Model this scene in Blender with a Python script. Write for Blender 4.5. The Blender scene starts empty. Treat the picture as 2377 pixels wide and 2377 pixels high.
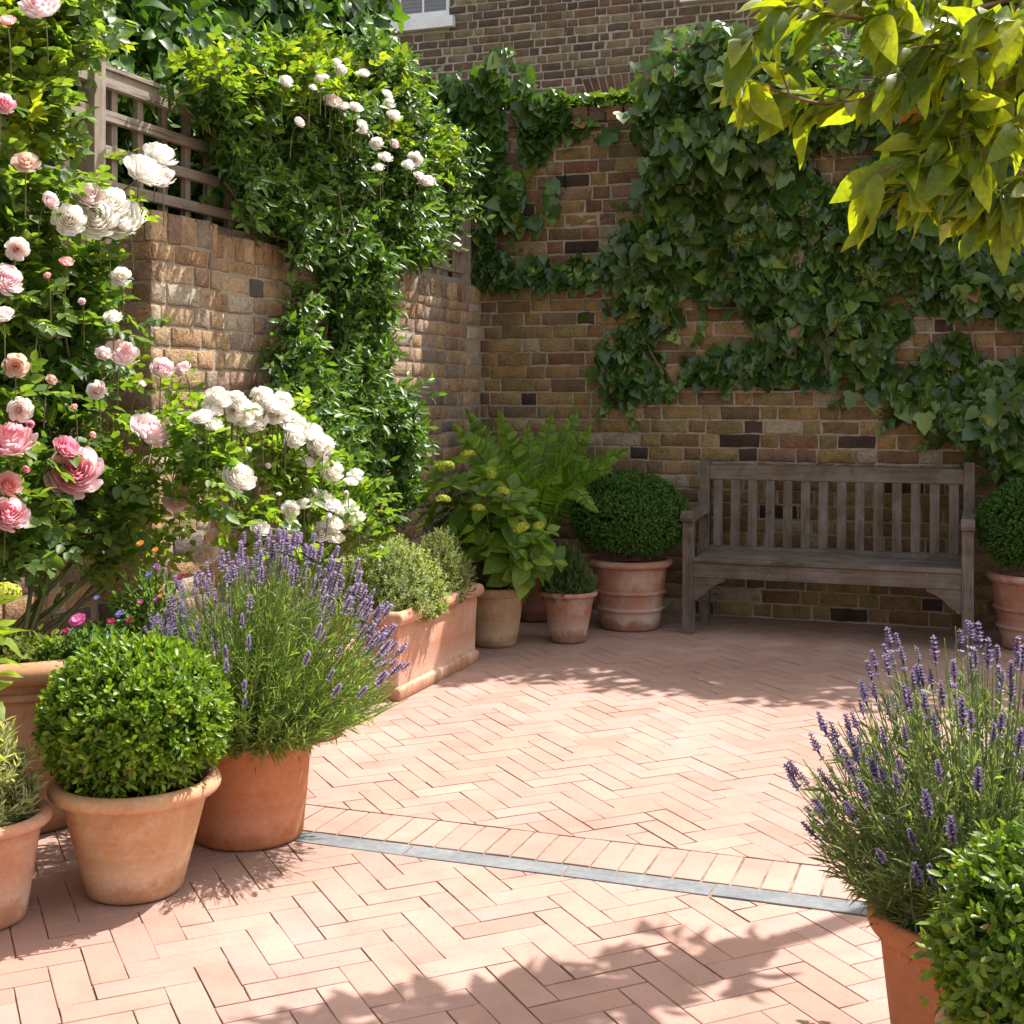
import bpy, bmesh, math, random
import numpy as np
from mathutils import Vector, Matrix

random.seed(7)
RNG = np.random.default_rng(11)
PI = math.pi
scene = bpy.context.scene
col = scene.collection

# ------------------------------------------------------------------ survey of the garden
# garden frame: X runs along the back wall, Y along the left wall, camera stands above the origin
F_PX, HOR, CAM_H, CXP = 3050.0, 920.0, 1.38, 1188.5
YAW = math.radians(20)
CA, SA = math.cos(YAW), math.sin(YAW)
LW = -3.213          # face of the left wall
LR = -3.45           # face of its recessed front part
BW = 8.20            # face of the back wall (lower part)
HY = 13.2            # face of the house
def ray(x, y):
    xc = (x - CXP) / F_PX
    return np.array([xc * CA - SA, xc * SA + CA, -(y - HOR) / F_PX])
def on_x(x, y, X):
    d = ray(x, y); return np.array([0, 0, CAM_H]) + d * (X / d[0])
def on_y(x, y, Y):
    d = ray(x, y); return np.array([0, 0, CAM_H]) + d * (Y / d[1])
def at_depth(x, y, Z):
    return np.array([0, 0, CAM_H]) + ray(x, y) * Z
def spot(x, Z):
    """ground position at sideways pixel x and distance Z"""
    p = at_depth(x, HOR, Z); return (float(p[0]), float(p[1]), 0.0)

# ------------------------------------------------------------------ noise
def _hash(ix, iy, iz, seed):
    h = (ix * 374761393 + iy * 668265263 + iz * 2147483647 + seed * 1274126177) & 0xFFFFFFFF
    h = ((h ^ (h >> 13)) * 1274126177) & 0xFFFFFFFF
    h = (h ^ (h >> 16)) & 0xFFFFFF
    return h / float(0xFFFFFF)
def vnoise(p, seed=0):
    p = np.asarray(p, dtype=np.float64)
    i = np.floor(p).astype(np.int64); f = p - i
    f = f * f * (3 - 2 * f)
    r = 0
    for dx in (0, 1):
        for dy in (0, 1):
            for dz in (0, 1):
                w = (f[..., 0] if dx else 1 - f[..., 0]) * (f[..., 1] if dy else 1 - f[..., 1]) * (f[..., 2] if dz else 1 - f[..., 2])
                r = r + w * _hash(i[..., 0] + dx, i[..., 1] + dy, i[..., 2] + dz, seed)
    return r * 2 - 1
def nrm(a):
    return a / np.maximum(np.linalg.norm(a, axis=-1, keepdims=True), 1e-9)
def rnd(n, s=1.0):
    return RNG.normal(size=(n, 3)) * s

# ------------------------------------------------------------------ mesh building
def link(o, parent=None):
    col.objects.link(o)
    if parent is not None:
        o.parent = parent
    return o
def tag(o, label=None, cat=None, group=None, kind=None):
    if label: o['label'] = label
    if cat: o['category'] = cat
    if group: o['group'] = group
    if kind: o['kind'] = kind
    return o
def thing(name, label, cat, loc=(0, 0, 0), rotz=0.0, group=None):
    o = bpy.data.objects.new(name, None)
    o.empty_display_size = 0.1
    o.location = loc; o.rotation_euler = (0, 0, rotz)
    col.objects.link(o)
    return tag(o, label, cat, group)
def mesh_np(name, V, faces, C=None, smooth=False, mats=()):
    """V (n,3); faces: list of int arrays (m,k); C (n,3) colours"""
    me = bpy.data.meshes.new(name)
    V = np.ascontiguousarray(V, dtype=np.float32)
    me.vertices.add(len(V)); me.vertices.foreach_set('co', V.ravel())
    faces = [np.asarray(f, dtype=np.int32) for f in faces if len(f)]
    nl = sum(f.size for f in faces); nf = sum(len(f) for f in faces)
    me.loops.add(nl); me.polygons.add(nf)
    me.loops.foreach_set('vertex_index', np.concatenate([f.ravel() for f in faces]))
    starts = []; s = 0
    for f in faces:
        k = f.shape[1]
        starts.append(s + np.arange(len(f)) * k); s += f.size
    me.polygons.foreach_set('loop_start', np.concatenate(starts).astype(np.int32))
    me.polygons.foreach_set('use_smooth', np.full(nf, bool(smooth)))
    if C is not None:
        at = me.color_attributes.new('Col', 'FLOAT_COLOR', 'POINT')
        C4 = np.ones((len(V), 4), dtype=np.float32); C4[:, :3] = C
        at.data.foreach_set('color', C4.ravel())
    for m in mats: me.materials.append(m)
    me.update(calc_edges=True); me.validate()
    return me
def obj(name, me, mat=None, parent=None):
    if mat is not None and not me.materials: me.materials.append(mat)
    return link(bpy.data.objects.new(name, me), parent)
def bm_obj(name, bm, mat, parent=None, smooth=False, bevel=0.0):
    if bevel > 0:
        bmesh.ops.bevel(bm, geom=list(bm.edges), offset=bevel, segments=2, profile=0.7, affect='EDGES')
    bmesh.ops.recalc_face_normals(bm, faces=bm.faces)
    me = bpy.data.meshes.new(name); bm.to_mesh(me); bm.free()
    if smooth:
        for p in me.polygons: p.use_smooth = True
    return obj(name, me, mat, parent)
def add_box(bm, x0, x1, y0, y1, z0, z1, M=None):
    vs = [bm.verts.new(Vector(c) if M is None else M @ Vector(c)) for c in
          ((x0, y0, z0), (x1, y0, z0), (x1, y1, z0), (x0, y1, z0), (x0, y0, z1), (x1, y0, z1), (x1, y1, z1), (x0, y1, z1))]
    for f in ((0, 3, 2, 1), (4, 5, 6, 7), (0, 1, 5, 4), (1, 2, 6, 5), (2, 3, 7, 6), (3, 0, 4, 7)):
        bm.faces.new([vs[i] for i in f])
def box_obj(name, dims, mat, parent=None, bevel=0.0):
    bm = bmesh.new(); add_box(bm, *dims)
    return bm_obj(name, bm, mat, parent, bevel=bevel)
def add_prism(bm, pts, a, b, plane='yz'):
    """extrude a 2D outline between a and b along the remaining axis"""
    def mk(p, t):
        return {'yz': (t, p[0], p[1]), 'xz': (p[0], t, p[1]), 'xy': (p[0], p[1], t)}[plane]
    va = [bm.verts.new(mk(p, a)) for p in pts]; vb = [bm.verts.new(mk(p, b)) for p in pts]
    n = len(pts)
    bm.faces.new(va); bm.faces.new(vb[::-1])
    for i in range(n):
        bm.faces.new((va[i], vb[i], vb[(i + 1) % n], va[(i + 1) % n]))
def lathe_mesh(name, prof, seg=72, wob=0.0, seed=0, closed=False, col_fn=None):
    prof = np.array(prof, float); m = len(prof)
    a = np.arange(seg) * 2 * PI / seg
    V = np.zeros((m, seg, 3))
    V[:, :, 0] = prof[:, 0:1] * np.cos(a); V[:, :, 1] = prof[:, 0:1] * np.sin(a); V[:, :, 2] = prof[:, 1:2]
    if wob:
        n = vnoise(V * 5 + seed * 7.7, seed)
        V[:, :, 0:2] *= (1 + wob * n)[..., None]
    idx = np.arange(m * seg).reshape(m, seg)
    rows = np.arange(m if closed else m - 1)
    A = idx[rows]; B = idx[(rows + 1) % m]
    Fq = np.stack([A, np.roll(A, -1, 1), np.roll(B, -1, 1), B], -1).reshape(-1, 4)
    return mesh_np(name, V.reshape(-1, 3), [Fq], smooth=True)
def tube_arrays(pts, rad, seg=6):
    pts = np.array(pts, float); n = len(pts)
    rad = np.broadcast_to(np.array(rad, float), (n,))
    t = nrm(np.gradient(pts, axis=0))
    ref = np.array([0.31, 0.17, 0.93]) if abs(t[0][2]) < .9 else np.array([1.0, .1, 0])
    u = nrm(np.cross(t, ref)); v = np.cross(t, u)
    a = np.arange(seg) * 2 * PI / seg
    V = pts[:, None] + rad[:, None, None] * (u[:, None] * np.cos(a)[None, :, None] + v[:, None] * np.sin(a)[None, :, None])
    idx = np.arange(n * seg).reshape(n, seg)
    A, B = idx[:-1], idx[1:]
    Fq = np.stack([A, np.roll(A, -1, 1), np.roll(B, -1, 1), B], -1).reshape(-1, 4)
    return V.reshape(-1, 3), Fq
def smooth_path(pts, n=14):
    pts = np.array(pts, float)
    P = np.vstack([2 * pts[0] - pts[1], pts, 2 * pts[-1] - pts[-2]])
    out = []
    k = len(pts) - 1
    per = max(2, n // max(1, k))
    for i in range(k):
        p0, p1, p2, p3 = P[i:i + 4]
        for t in np.linspace(0, 1, per, endpoint=False):
            out.append(.5 * (2 * p1 + (p2 - p0) * t + (2 * p0 - 5 * p1 + 4 * p2 - p3) * t * t + (3 * p1 - p0 - 3 * p2 + p3) * t ** 3))
    out.append(pts[-1])
    return np.array(out)
def tubes_mesh(name, list_of, seg=6, C=None):
    """list of (pts, rad)"""
    Vs, Fs, o = [], [], 0
    for p, r in list_of:
        V, Fq = tube_arrays(p, r, seg); Vs.append(V); Fs.append(Fq + o); o += len(V)
    V = np.vstack(Vs)
    CC = None if C is None else np.tile(np.array(C), (len(V), 1)) * (1 + .2 * RNG.normal(size=(len(V), 1)))
    return mesh_np(name, V, [np.vstack(Fs)], C=CC, smooth=True)

# ------------------------------------------------------------------ leaves
def T_fold(fold=.14, curl=.12, w1=.5, w2=.4, t1=.33, t2=.68):
    V = [(0, 0, 0), (t1, 0, -fold * .5), (t2, 0, -fold * .5), (1, 0, -curl),
         (t1, w1, fold * .5 * .6), (t2, w2, fold * .5 * .6 - curl * .3), (t1, -w1, fold * .5 * .6), (t2, -w2, fold * .5 * .6 - curl * .3)]
    T = [(0, 4, 1), (1, 4, 5), (1, 5, 2), (2, 5, 3), (0, 1, 6), (1, 7, 6), (1, 2, 7), (2, 3, 7)]
    return np.array(V, float), np.array(T)
def T_diamond(fold=.15):
    return np.array([(0, 0, 0), (.5, .5, fold), (.5, -.5, fold), (1, 0, 0)], float), np.array([(0, 3, 1), (0, 2, 3)])
def T_big(fold=.16, curl=.25, point=1.0, wide=.5):
    ts = [0, .12, .3, .5, .7, .86, 1]
    ws = [0, .26 * wide / .5, .45 * wide / .5, wide, .40 * wide / .5, .2 * wide / .5, 0]
    V = []; T = []
    for t in ts: V.append((t, 0, -curl * t * t))
    for s in (1, -1):
        for t, w in zip(ts[1:-1], ws[1:-1]): V.append((t - .02, s * w, fold * w * 2 * .5 - curl * t * t - .03 * math.sin(t * 9)))
    L0 = 7; R0 = 12
    for s0, flip in ((L0, False), (R0, True)):
        tr = [(0, s0, 1)]
        for k in range(4):
            tr += [(k + 1, s0 + k, s0 + k + 1), (k + 1, s0 + k + 1, k + 2)]
        tr += [(5, s0 + 4, 6)]
        T += [(a, c, b) if flip else (a, b, c) for a, b, c in tr]
    return np.array(V, float), np.array(T)
def T_ivy():
    half = [(0.0, 0), (-.12, .22), (.05, .48), (.27, .56), (.38, .36), (.62, .34), (1.0, 0)]
    out = half + [(a, -b) for a, b in half[-2:0:-1]]
    V = [(.3, 0, -.03)] + [(a, b, .10 * abs(b) * 2 - .10 * a * a) for a, b in out]
    n = len(out)
    return np.array(V, float), np.array([(0, 1 + (i + 1) % n, 1 + i) for i in range(n)])
def T_heart():
    half = [(0.0, 0), (-.10, .2), (.0, .42), (.2, .52), (.45, .45), (.72, .26), (1.0, 0)]
    out = half + [(a, -b) for a, b in half[-2:0:-1]]
    V = [(.35, 0, -.05)] + [(a, b, .22 * abs(b) - .18 * a * a) for a, b in out]
    n = len(out)
    return np.array(V, float), np.array([(0, 1 + (i + 1) % n, 1 + i) for i in range(n)])
TF, TD, TB, TI, TH = T_fold(), T_diamond(), T_big(), T_ivy(), T_heart()
def leaves_arrays(P, D, N, L, W, tpl, C):
    TV, TT = tpl
    n = len(P)
    L = np.broadcast_to(L, (n,)); W = np.broadcast_to(W, (n,))
    D = nrm(D); S = nrm(np.cross(N, D)); N = np.cross(D, S)
    V = P[:, None] + D[:, None] * (TV[None, :, 0:1] * L[:, None, None]) + S[:, None] * (TV[None, :, 1:2] * W[:, None, None]) + N[:, None] * (TV[None, :, 2:3] * L[:, None, None])
    T = (TT[None] + (np.arange(n) * len(TV))[:, None, None]).reshape(-1, 3)
    CC = np.repeat(C, len(TV), 0)
    return V.reshape(-1, 3), T, CC
def leaf_mesh(name, parts, smooth=True):
    Vs, Ts, Cs, o = [], [], [], 0
    for V, T, C in parts:
        Vs.append(V); Ts.append(T + o); Cs.append(C); o += len(V)
    return mesh_np(name, np.vstack(Vs), [np.vstack(Ts)], C=np.vstack(Cs), smooth=smooth)
def shoots(B, Dd, k, length, ang=55, spread=12, opposite=False, tip=True):
    """k leaves along each shoot; returns P, D, N, t"""
    m = len(B); Dd = nrm(Dd)
    ref = nrm(rnd(m)); U = nrm(np.cross(Dd, ref)); Vv = np.cross(Dd, U)
    t = (np.arange(k) + .6) / k
    az = (np.arange(k) * (PI / 2 if opposite else 2.4))
    if opposite: az = (np.arange(k) // 2) * (PI / 2) + (np.arange(k) % 2) * PI; t = (np.arange(k) // 2 + .6) / (k / 2)
    az = az[None] + RNG.normal(size=(m, k)) * .25
    a = np.radians(ang * (1.1 - .5 * t[None]) + RNG.normal(size=(m, k)) * spread)
    perp = U[:, None] * np.cos(az)[..., None] + Vv[:, None] * np.sin(az)[..., None]
    D = Dd[:, None] * np.cos(a)[..., None] + perp * np.sin(a)[..., None]
    N = Dd[:, None] * np.sin(a)[..., None] - perp * np.cos(a)[..., None]
    ln = np.broadcast_to(length, (m,))
    P = B[:, None] + Dd[:, None] * (t[None] * ln[:, None])[..., None]
    return P.reshape(-1, 3), D.reshape(-1, 3), N.reshape(-1, 3), np.tile(t, m)
def tints(n, a, b, jitter=.12, extra=None):
    """per-leaf colour between a and b"""
    f = RNG.random(n)[:, None] if extra is None else np.clip(np.asarray(extra)[:, None] + RNG.normal(size=(n, 1)) * .2, 0, 1)
    c = np.array(a) * (1 - f) + np.array(b) * f
    return np.clip(c * (1 + jitter * RNG.normal(size=(n, 1))), .002, .95)
def in_poly(p, poly):
    x, y = p[:, 0], p[:, 1]; poly = np.asarray(poly)
    c = np.zeros(len(p), bool); j = len(poly) - 1
    for i in range(len(poly)):
        xi, yi = poly[i]; xj, yj = poly[j]
        c ^= ((yi > y) != (yj > y)) & (x < (xj - xi) * (y - yi) / (yj - yi + 1e-12) + xi)
        j = i
    return c
def sample_poly(poly, n, edge=.0):
    poly = np.asarray(poly); lo = poly.min(0); hi = poly.max(0)
    out = np.zeros((0, 2))
    while len(out) < n:
        p = lo + RNG.random((n * 2, 2)) * (hi - lo)
        q = p if edge == 0 else p + RNG.normal(size=p.shape) * edge
        out = np.vstack([out, p[in_poly(q, poly)]])
    return out[:n]
def on_left(poly_px, X):          # picture outline -> (Y, z) on a plane parallel to the left wall
    return np.array([on_x(x, y, X)[1:] for x, y in poly_px])
def on_back(poly_px, Y):          # -> (X, z) on a plane parallel to the back wall
    return np.array([on_y(x, y, Y)[[0, 2]] for x, y in poly_px])

# ------------------------------------------------------------------ materials
def new_mat(name):
    m = bpy.data.materials.new(name); m.use_nodes = True
    nt = m.node_tree; nt.nodes.clear()
    out = nt.nodes.new('ShaderNodeOutputMaterial')
    return m, nt, out
def nd(nt, typ, **kw):
    n = nt.nodes.new(typ)
    for k, v in kw.items():
        if k in n.inputs.keys() if hasattr(n.inputs, 'keys') else False: n.inputs[k].default_value = v
        else: setattr(n, k, v)
    return n
def noise(nt, scale, detail=4, rough=.55, vec=None, dist=0):
    n = nt.nodes.new('ShaderNodeTexNoise')
    n.inputs['Scale'].default_value = scale; n.inputs['Detail'].default_value = detail
    n.inputs['Roughness'].default_value = rough; n.inputs['Distortion'].default_value = dist
    if vec is not None: nt.links.new(vec, n.inputs['Vector'])
    return n
def ramp(nt, src, stops):
    r = nt.nodes.new('ShaderNodeValToRGB'); e = r.color_ramp.elements
    while len(e) < len(stops): e.new(.5)
    for i, (p, c) in enumerate(stops):
        e[i].position = p
        e[i].color = (c, c, c, 1) if isinstance(c, (int, float)) else (*c, 1)
    nt.links.new(src, r.inputs[0]); return r
def mixc(nt, fac, a, b, mode='MIX'):
    n = nt.nodes.new('ShaderNodeMix'); n.data_type = 'RGBA'; n.blend_type = mode
    for s, i in ((fac, 0), (a, 6), (b, 7)):
        if hasattr(s, 'is_output'): nt.links.new(s, n.inputs[i])
        elif i == 0: n.inputs[0].default_value = s
        else: n.inputs[i].default_value = (*s, 1)
    return n.outputs[2]
def coords(nt, kind='Object', scale=None):
    tc = nt.nodes.new('ShaderNodeTexCoord'); v = tc.outputs[kind]
    if scale is not None:
        mp = nt.nodes.new('ShaderNodeMapping'); mp.inputs['Scale'].default_value = scale
        nt.links.new(v, mp.inputs['Vector']); v = mp.outputs[0]
    return v
def principled(nt, out, color, rough=.8, spec=.3, bump=None, bstr=.3, bdist=.01):
    p = nt.nodes.new('ShaderNodeBsdfPrincipled')
    if hasattr(color, 'is_output'): nt.links.new(color, p.inputs['Base Color'])
    else: p.inputs['Base Color'].default_value = (*color, 1)
    if hasattr(rough, 'is_output'): nt.links.new(rough, p.inputs['Roughness'])
    else: p.inputs['Roughness'].default_value = rough
    p.inputs['Specular IOR Level'].default_value = spec
    if bump is not None:
        b = nt.nodes.new('ShaderNodeBump'); b.inputs['Strength'].default_value = bstr; b.inputs['Distance'].default_value = bdist
        nt.links.new(bump, b.inputs['Height']); nt.links.new(b.outputs[0], p.inputs['Normal'])
    nt.links.new(p.outputs[0], out.inputs[0]); return p
def attr(nt):
    a = nt.nodes.new('ShaderNodeAttribute'); a.attribute_name = 'Col'; return a.outputs['Color']

def mat_leaf(name, trans=.35, rough=.4, spec=.5, tcol=(1.5, 1.55, .55), attrib=True, hue=(1.06, .95, .9)):
    m, nt, out = new_mat(name)
    c = attr(nt) if attrib else None
    nz = noise(nt, 60, 3, vec=coords(nt))
    f = ramp(nt, nz.outputs[0], [(.3, .78), (.7, 1.2)])
    cc = mixc(nt, 1.0, c, f.outputs[0], 'MULTIPLY')
    cc = mixc(nt, 1.0, cc, hue, 'MULTIPLY')
    p = nt.nodes.new('ShaderNodeBsdfPrincipled')
    nt.links.new(cc, p.inputs['Base Color'])
    p.inputs['Roughness'].default_value = rough; p.inputs['Specular IOR Level'].default_value = spec
    t = nt.nodes.new('ShaderNodeBsdfTranslucent')
    tc = mixc(nt, 1.0, cc, tcol, 'MULTIPLY')
    nt.links.new(tc, t.inputs['Color'])
    mx = nt.nodes.new('ShaderNodeMixShader'); mx.inputs[0].default_value = trans
    nt.links.new(p.outputs[0], mx.inputs[1]); nt.links.new(t.outputs[0], mx.inputs[2])
    nt.links.new(mx.outputs[0], out.inputs[0])
    return m
M_LEAF = mat_leaf('leaf_matt', .4, .55, .3)
M_GLOSS = mat_leaf('leaf_glossy', .33, .42, .45, tcol=(1.6, 1.6, .5))
M_IVY = mat_leaf('leaf_ivy', .28, .33, .6, tcol=(1.6, 1.6, .5))
M_THIN = mat_leaf('leaf_thin', .52, .45, .4, tcol=(1.9, 1.75, .5))
M_PETAL = mat_leaf('petal', .58, .6, .2, tcol=(1.0, .98, .95), hue=(1, 1, 1))

def mat_brick(name, mortar=False, speck=.5, lime=.5):
    m, nt, out = new_mat(name)
    v = coords(nt)
    n1 = noise(nt, 9, 6, .65, v); n2 = noise(nt, 70, 5, .7, v); n3 = noise(nt, 2.3, 5, .6, v, .6); n4 = noise(nt, 28, 4, .7, v, 1.0)
    c = attr(nt)
    c = mixc(nt, 1, c, ramp(nt, n1.outputs[0], [(.25, .62), (.5, 1.0), (.78, 1.35)]).outputs[0], 'MULTIPLY')
    c = mixc(nt, 1, c, ramp(nt, n2.outputs[0], [(.3, .72), (.6, 1.12)]).outputs[0], 'MULTIPLY')
    c = mixc(nt, ramp(nt, n4.outputs[0], [(.58, 0.0), (.68, speck * 1.3)]).outputs[0], c, (.06, .045, .035))
    c = mixc(nt, ramp(nt, n3.outputs[0], [(.6, 0.0), (.78, lime)]).outputs[0], c, (.50, .45, .38))
    add = nt.nodes.new('ShaderNodeMath'); add.operation = 'ADD'
    nt.links.new(n2.outputs[0], add.inputs[0]); nt.links.new(n4.outputs[0], add.inputs[1])
    principled(nt, out, c, .95, .1, add.outputs[0], 1.0, .014)
    return m
M_BRICK = mat_brick('stock_brick')
M_BRICK_DARK = mat_brick('house_brick', speck=.4, lime=.2)
def mat_mortar(name, colr):
    m, nt, out = new_mat(name)
    v = coords(nt)
    n1 = noise(nt, 5, 5, .6, v); n2 = noise(nt, 90, 4, .7, v)
    c = mixc(nt, ramp(nt, n1.outputs[0], [(.3, 0.0), (.7, 1.0)]).outputs[0], colr, tuple(x * .6 for x in colr))
    c = mixc(nt, 1, c, ramp(nt, n2.outputs[0], [(.3, .75), (.65, 1.1)]).outputs[0], 'MULTIPLY')
    principled(nt, out, c, .95, .1, n2.outputs[0], .8, .008)
    return m
M_MORTAR = mat_mortar('lime_mortar', (.47, .385, .295))
M_MORTAR_H = mat_mortar('grey_mortar', (.44, .38, .31))

def mat_paver():
    m, nt, out = new_mat('clay_paver')
    v = coords(nt)
    n1 = noise(nt, 6, 5, .6, v, .4); n2 = noise(nt, 45, 5, .7, v); n3 = noise(nt, 1.1, 4, .55, v); n5 = noise(nt, 150, 2, .5, v)
    c = attr(nt)
    c = mixc(nt, 1, c, ramp(nt, n1.outputs[0], [(.28, .84), (.5, 1.0), (.75, 1.08)]).outputs[0], 'MULTIPLY')
    c = mixc(nt, ramp(nt, n2.outputs[0], [(.56, 0.0), (.75, .22)]).outputs[0], c, (.52, .39, .30))
    c = mixc(nt, ramp(nt, n3.outputs[0], [(.36, .34), (.60, 0.0)]).outputs[0], c, (.28, .17, .125))
    n7 = noise(nt, .55, 5, .65, v, .8); n8 = noise(nt, 3.4, 6, .7, v, .3)
    c = mixc(nt, 1, c, ramp(nt, n7.outputs[0], [(.3, .86), (.65, 1.06)]).outputs[0], 'MULTIPLY')
    c = mixc(nt, ramp(nt, n8.outputs[0], [(.60, 0.0), (.74, .4)]).outputs[0], c, (.25, .165, .13))
    c = mixc(nt, ramp(nt, n5.outputs[0], [(.62, 0.0), (.72, .6)]).outputs[0], c, (.22, .13, .09))
    principled(nt, out, c, .92, .08, n2.outputs[0], .5, .004)
    return m
M_PAVER = mat_paver()
def mat_simple_noise(name, a, b, scale, rough=.85, spec=.2, bump=.3, bscale=40, bdist=.006, dist=0):
    m, nt, out = new_mat(name)
    v = coords(nt)
    n1 = noise(nt, scale, 5, .6, v, dist); n2 = noise(nt, bscale, 4, .65, v)
    c = mixc(nt, ramp(nt, n1.outputs[0], [(.32, 0.0), (.68, 1.0)]).outputs[0], a, b)
    c = mixc(nt, 1, c, ramp(nt, n2.outputs[0], [(.3, .85), (.7, 1.1)]).outputs[0], 'MULTIPLY')
    principled(nt, out, c, rough, spec, n2.outputs[0], bump, bdist)
    return m
M_BED = mat_simple_noise('joint_sand', (.10, .07, .05), (.40, .31, .24), 9, .95, .05, .6, 120, .004)
M_SLATE = mat_simple_noise('blue_slate', (.155, .163, .167), (.22, .224, .223), 5, .85, .1, .4, 40, .002)
M_SOIL = mat_simple_noise('potting_soil', (.028, .019, .013), (.07, .048, .033), 30, .95, .05, 1.0, 60, .02)
M_EARTH = mat_simple_noise('earth', (.16, .12, .08), (.10, .10, .05), 2, .95, .05, .5, 30, .02)
M_WHITE = mat_simple_noise('white_paint', (.78, .79, .80), (.70, .71, .72), 6, .45, .4, .08, 60, .002)
M_BARK = mat_simple_noise('bark', (.10, .065, .04), (.20, .14, .09), 25, .9, .1, .8, 60, .006)
M_CANE = mat_simple_noise('cane', (.13, .15, .05), (.10, .07, .035), 12, .7, .25, .3, 60, .003)
M_TWIG = mat_simple_noise('magnolia_twig', (.16, .08, .045), (.24, .13, .07), 20, .7, .25, .4, 60, .003)
M_ROOF = mat_simple_noise('roof_slate', (.10, .10, .11), (.16, .15, .15), 5, .6, .3, .4, 20, .01)
M_BLIND = mat_simple_noise('blind_cloth', (.16, .13, .11), (.21, .18, .15), 3, .8, .1, .1, 40, .002)

def mat_terracotta(name, a, b, wash=(.72, .58, .46), washamt=.4, scale=5.0, sootamt=.25):
    m, nt, out = new_mat(name)
    v = coords(nt); vs = coords(nt, 'Object', (1, 1, .35))
    n1 = noise(nt, scale, 5, .6, vs, .8); n2 = noise(nt, 1.6 * scale, 7, .72, v, .2); n3 = noise(nt, 60, 4, .6, v)
    vz = coords(nt, 'Object', (3.0, 3.0, 40.0)); n4 = noise(nt, 1.0, 3, .6, vz)
    n6 = noise(nt, scale * .8, 5, .6, coords(nt, 'Object', (1.6, 1.6, 1.1)), 1.2)
    c = mixc(nt, ramp(nt, n1.outputs[0], [(.3, 0.0), (.7, 1.0)]).outputs[0], a, b)
    c = mixc(nt, ramp(nt, n2.outputs[0], [(.46, 0.0), (.78, washamt * 1.15)]).outputs[0], c, wash)
    c = mixc(nt, ramp(nt, n6.outputs[0], [(.55, 0.0), (.72, sootamt)]).outputs[0], c, tuple(x * .45 for x in a))
    sx = nt.nodes.new('ShaderNodeSeparateXYZ'); nt.links.new(v, sx.inputs[0])
    ml = nt.nodes.new('ShaderNodeMath'); ml.operation = 'MULTIPLY_ADD'; ml.inputs[1].default_value = .16; nt.links.new(n2.outputs[0], ml.inputs[0]); nt.links.new(sx.outputs[2], ml.inputs[2])
    c = mixc(nt, ramp(nt, ml.outputs[0], [(.085, .55), (.15, 0.0)]).outputs[0], c, tuple(x * .5 for x in b))
    c = mixc(nt, ramp(nt, ml.outputs[0], [(.12, 0.0), (.16, washamt * .8), (.24, 0.0)]).outputs[0], c, wash)
    c = mixc(nt, 1, c, ramp(nt, n4.outputs[0], [(.3, .92), (.7, 1.06)]).outputs[0], 'MULTIPLY')
    c = mixc(nt, 1, c, ramp(nt, n3.outputs[0], [(.3, .9), (.7, 1.07)]).outputs[0], 'MULTIPLY')
    ad = nt.nodes.new('ShaderNodeMath'); ad.operation = 'ADD'
    nt.links.new(n3.outputs[0], ad.inputs[0]); nt.links.new(n4.outputs[0], ad.inputs[1])
    principled(nt, out, c, .8, .25, ad.outputs[0], .2, .004)
    return m
M_TC_PALE = mat_terracotta('terracotta_pale', (.50, .235, .125), (.54, .31, .155), washamt=.35)
M_TC_DEEP = mat_terracotta('terracotta_deep', (.50, .175, .072), (.44, .165, .072), washamt=.10, sootamt=.12)
M_TC_PINK = mat_terracotta('terracotta_pink', (.50, .235, .14), (.55, .285, .18), washamt=.45, sootamt=.15)
M_TC_BUFF = mat_terracotta('terracotta_buff', (.40, .24, .125), (.34, .20, .10), washamt=.3, sootamt=.3)
M_TC_LIME = mat_terracotta('terracotta_limed', (.38, .17, .105), (.34, .165, .11), wash=(.6, .52, .46), washamt=.55, scale=4)
M_TC_RED = mat_terracotta('terracotta_dark', (.20, .06, .045), (.17, .06, .05), washamt=.1)
M_TC_OLD = mat_terracotta('terracotta_old', (.42, .215, .11), (.36, .19, .09), washamt=.25, scale=3)

def mat_wood(name, axis, a=(.185, .14, .11), b=(.068, .05, .038), grey=(.24, .212, .19)):
    m, nt, out = new_mat(name)
    sc = [22.0, 22.0, 22.0]; sc[axis] = 1.1
    v = coords(nt, 'Object', tuple(sc)); vo = coords(nt)
    n1 = noise(nt, 1.0, 6, .72, v); n2 = noise(nt, 2.6, 4, .65, v); n3 = noise(nt, 5, 5, .65, vo, .5); n4 = noise(nt, 35, 3, .6, vo)
    c = mixc(nt, ramp(nt, n1.outputs[0], [(.3, 0.0), (.7, 1.0)]).outputs[0], a, b)
    c = mixc(nt, ramp(nt, n3.outputs[0], [(.42, 0.0), (.68, .6)]).outputs[0], c, grey)
    c = mixc(nt, ramp(nt, n2.outputs[0], [(.55, 0.0), (.7, .8)]).outputs[0], c, (.05, .06, .045))
    c = mixc(nt, ramp(nt, n4.outputs[0], [(.68, 0.0), (.78, .35)]).outputs[0], c, (.5, .47, .42))
    principled(nt, out, c, .9, .15, n1.outputs[0], .8, .006)
    return m
M_WOOD = [mat_wood('weathered_teak_%s' % 'xyz'[i], i) for i in range(3)]
M_TREL = [mat_wood('weathered_cedar_%s' % 'xyz'[i], i, (.345, .28, .22), (.19, .145, .11), (.36, .325, .285)) for i in range(3)]

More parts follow.
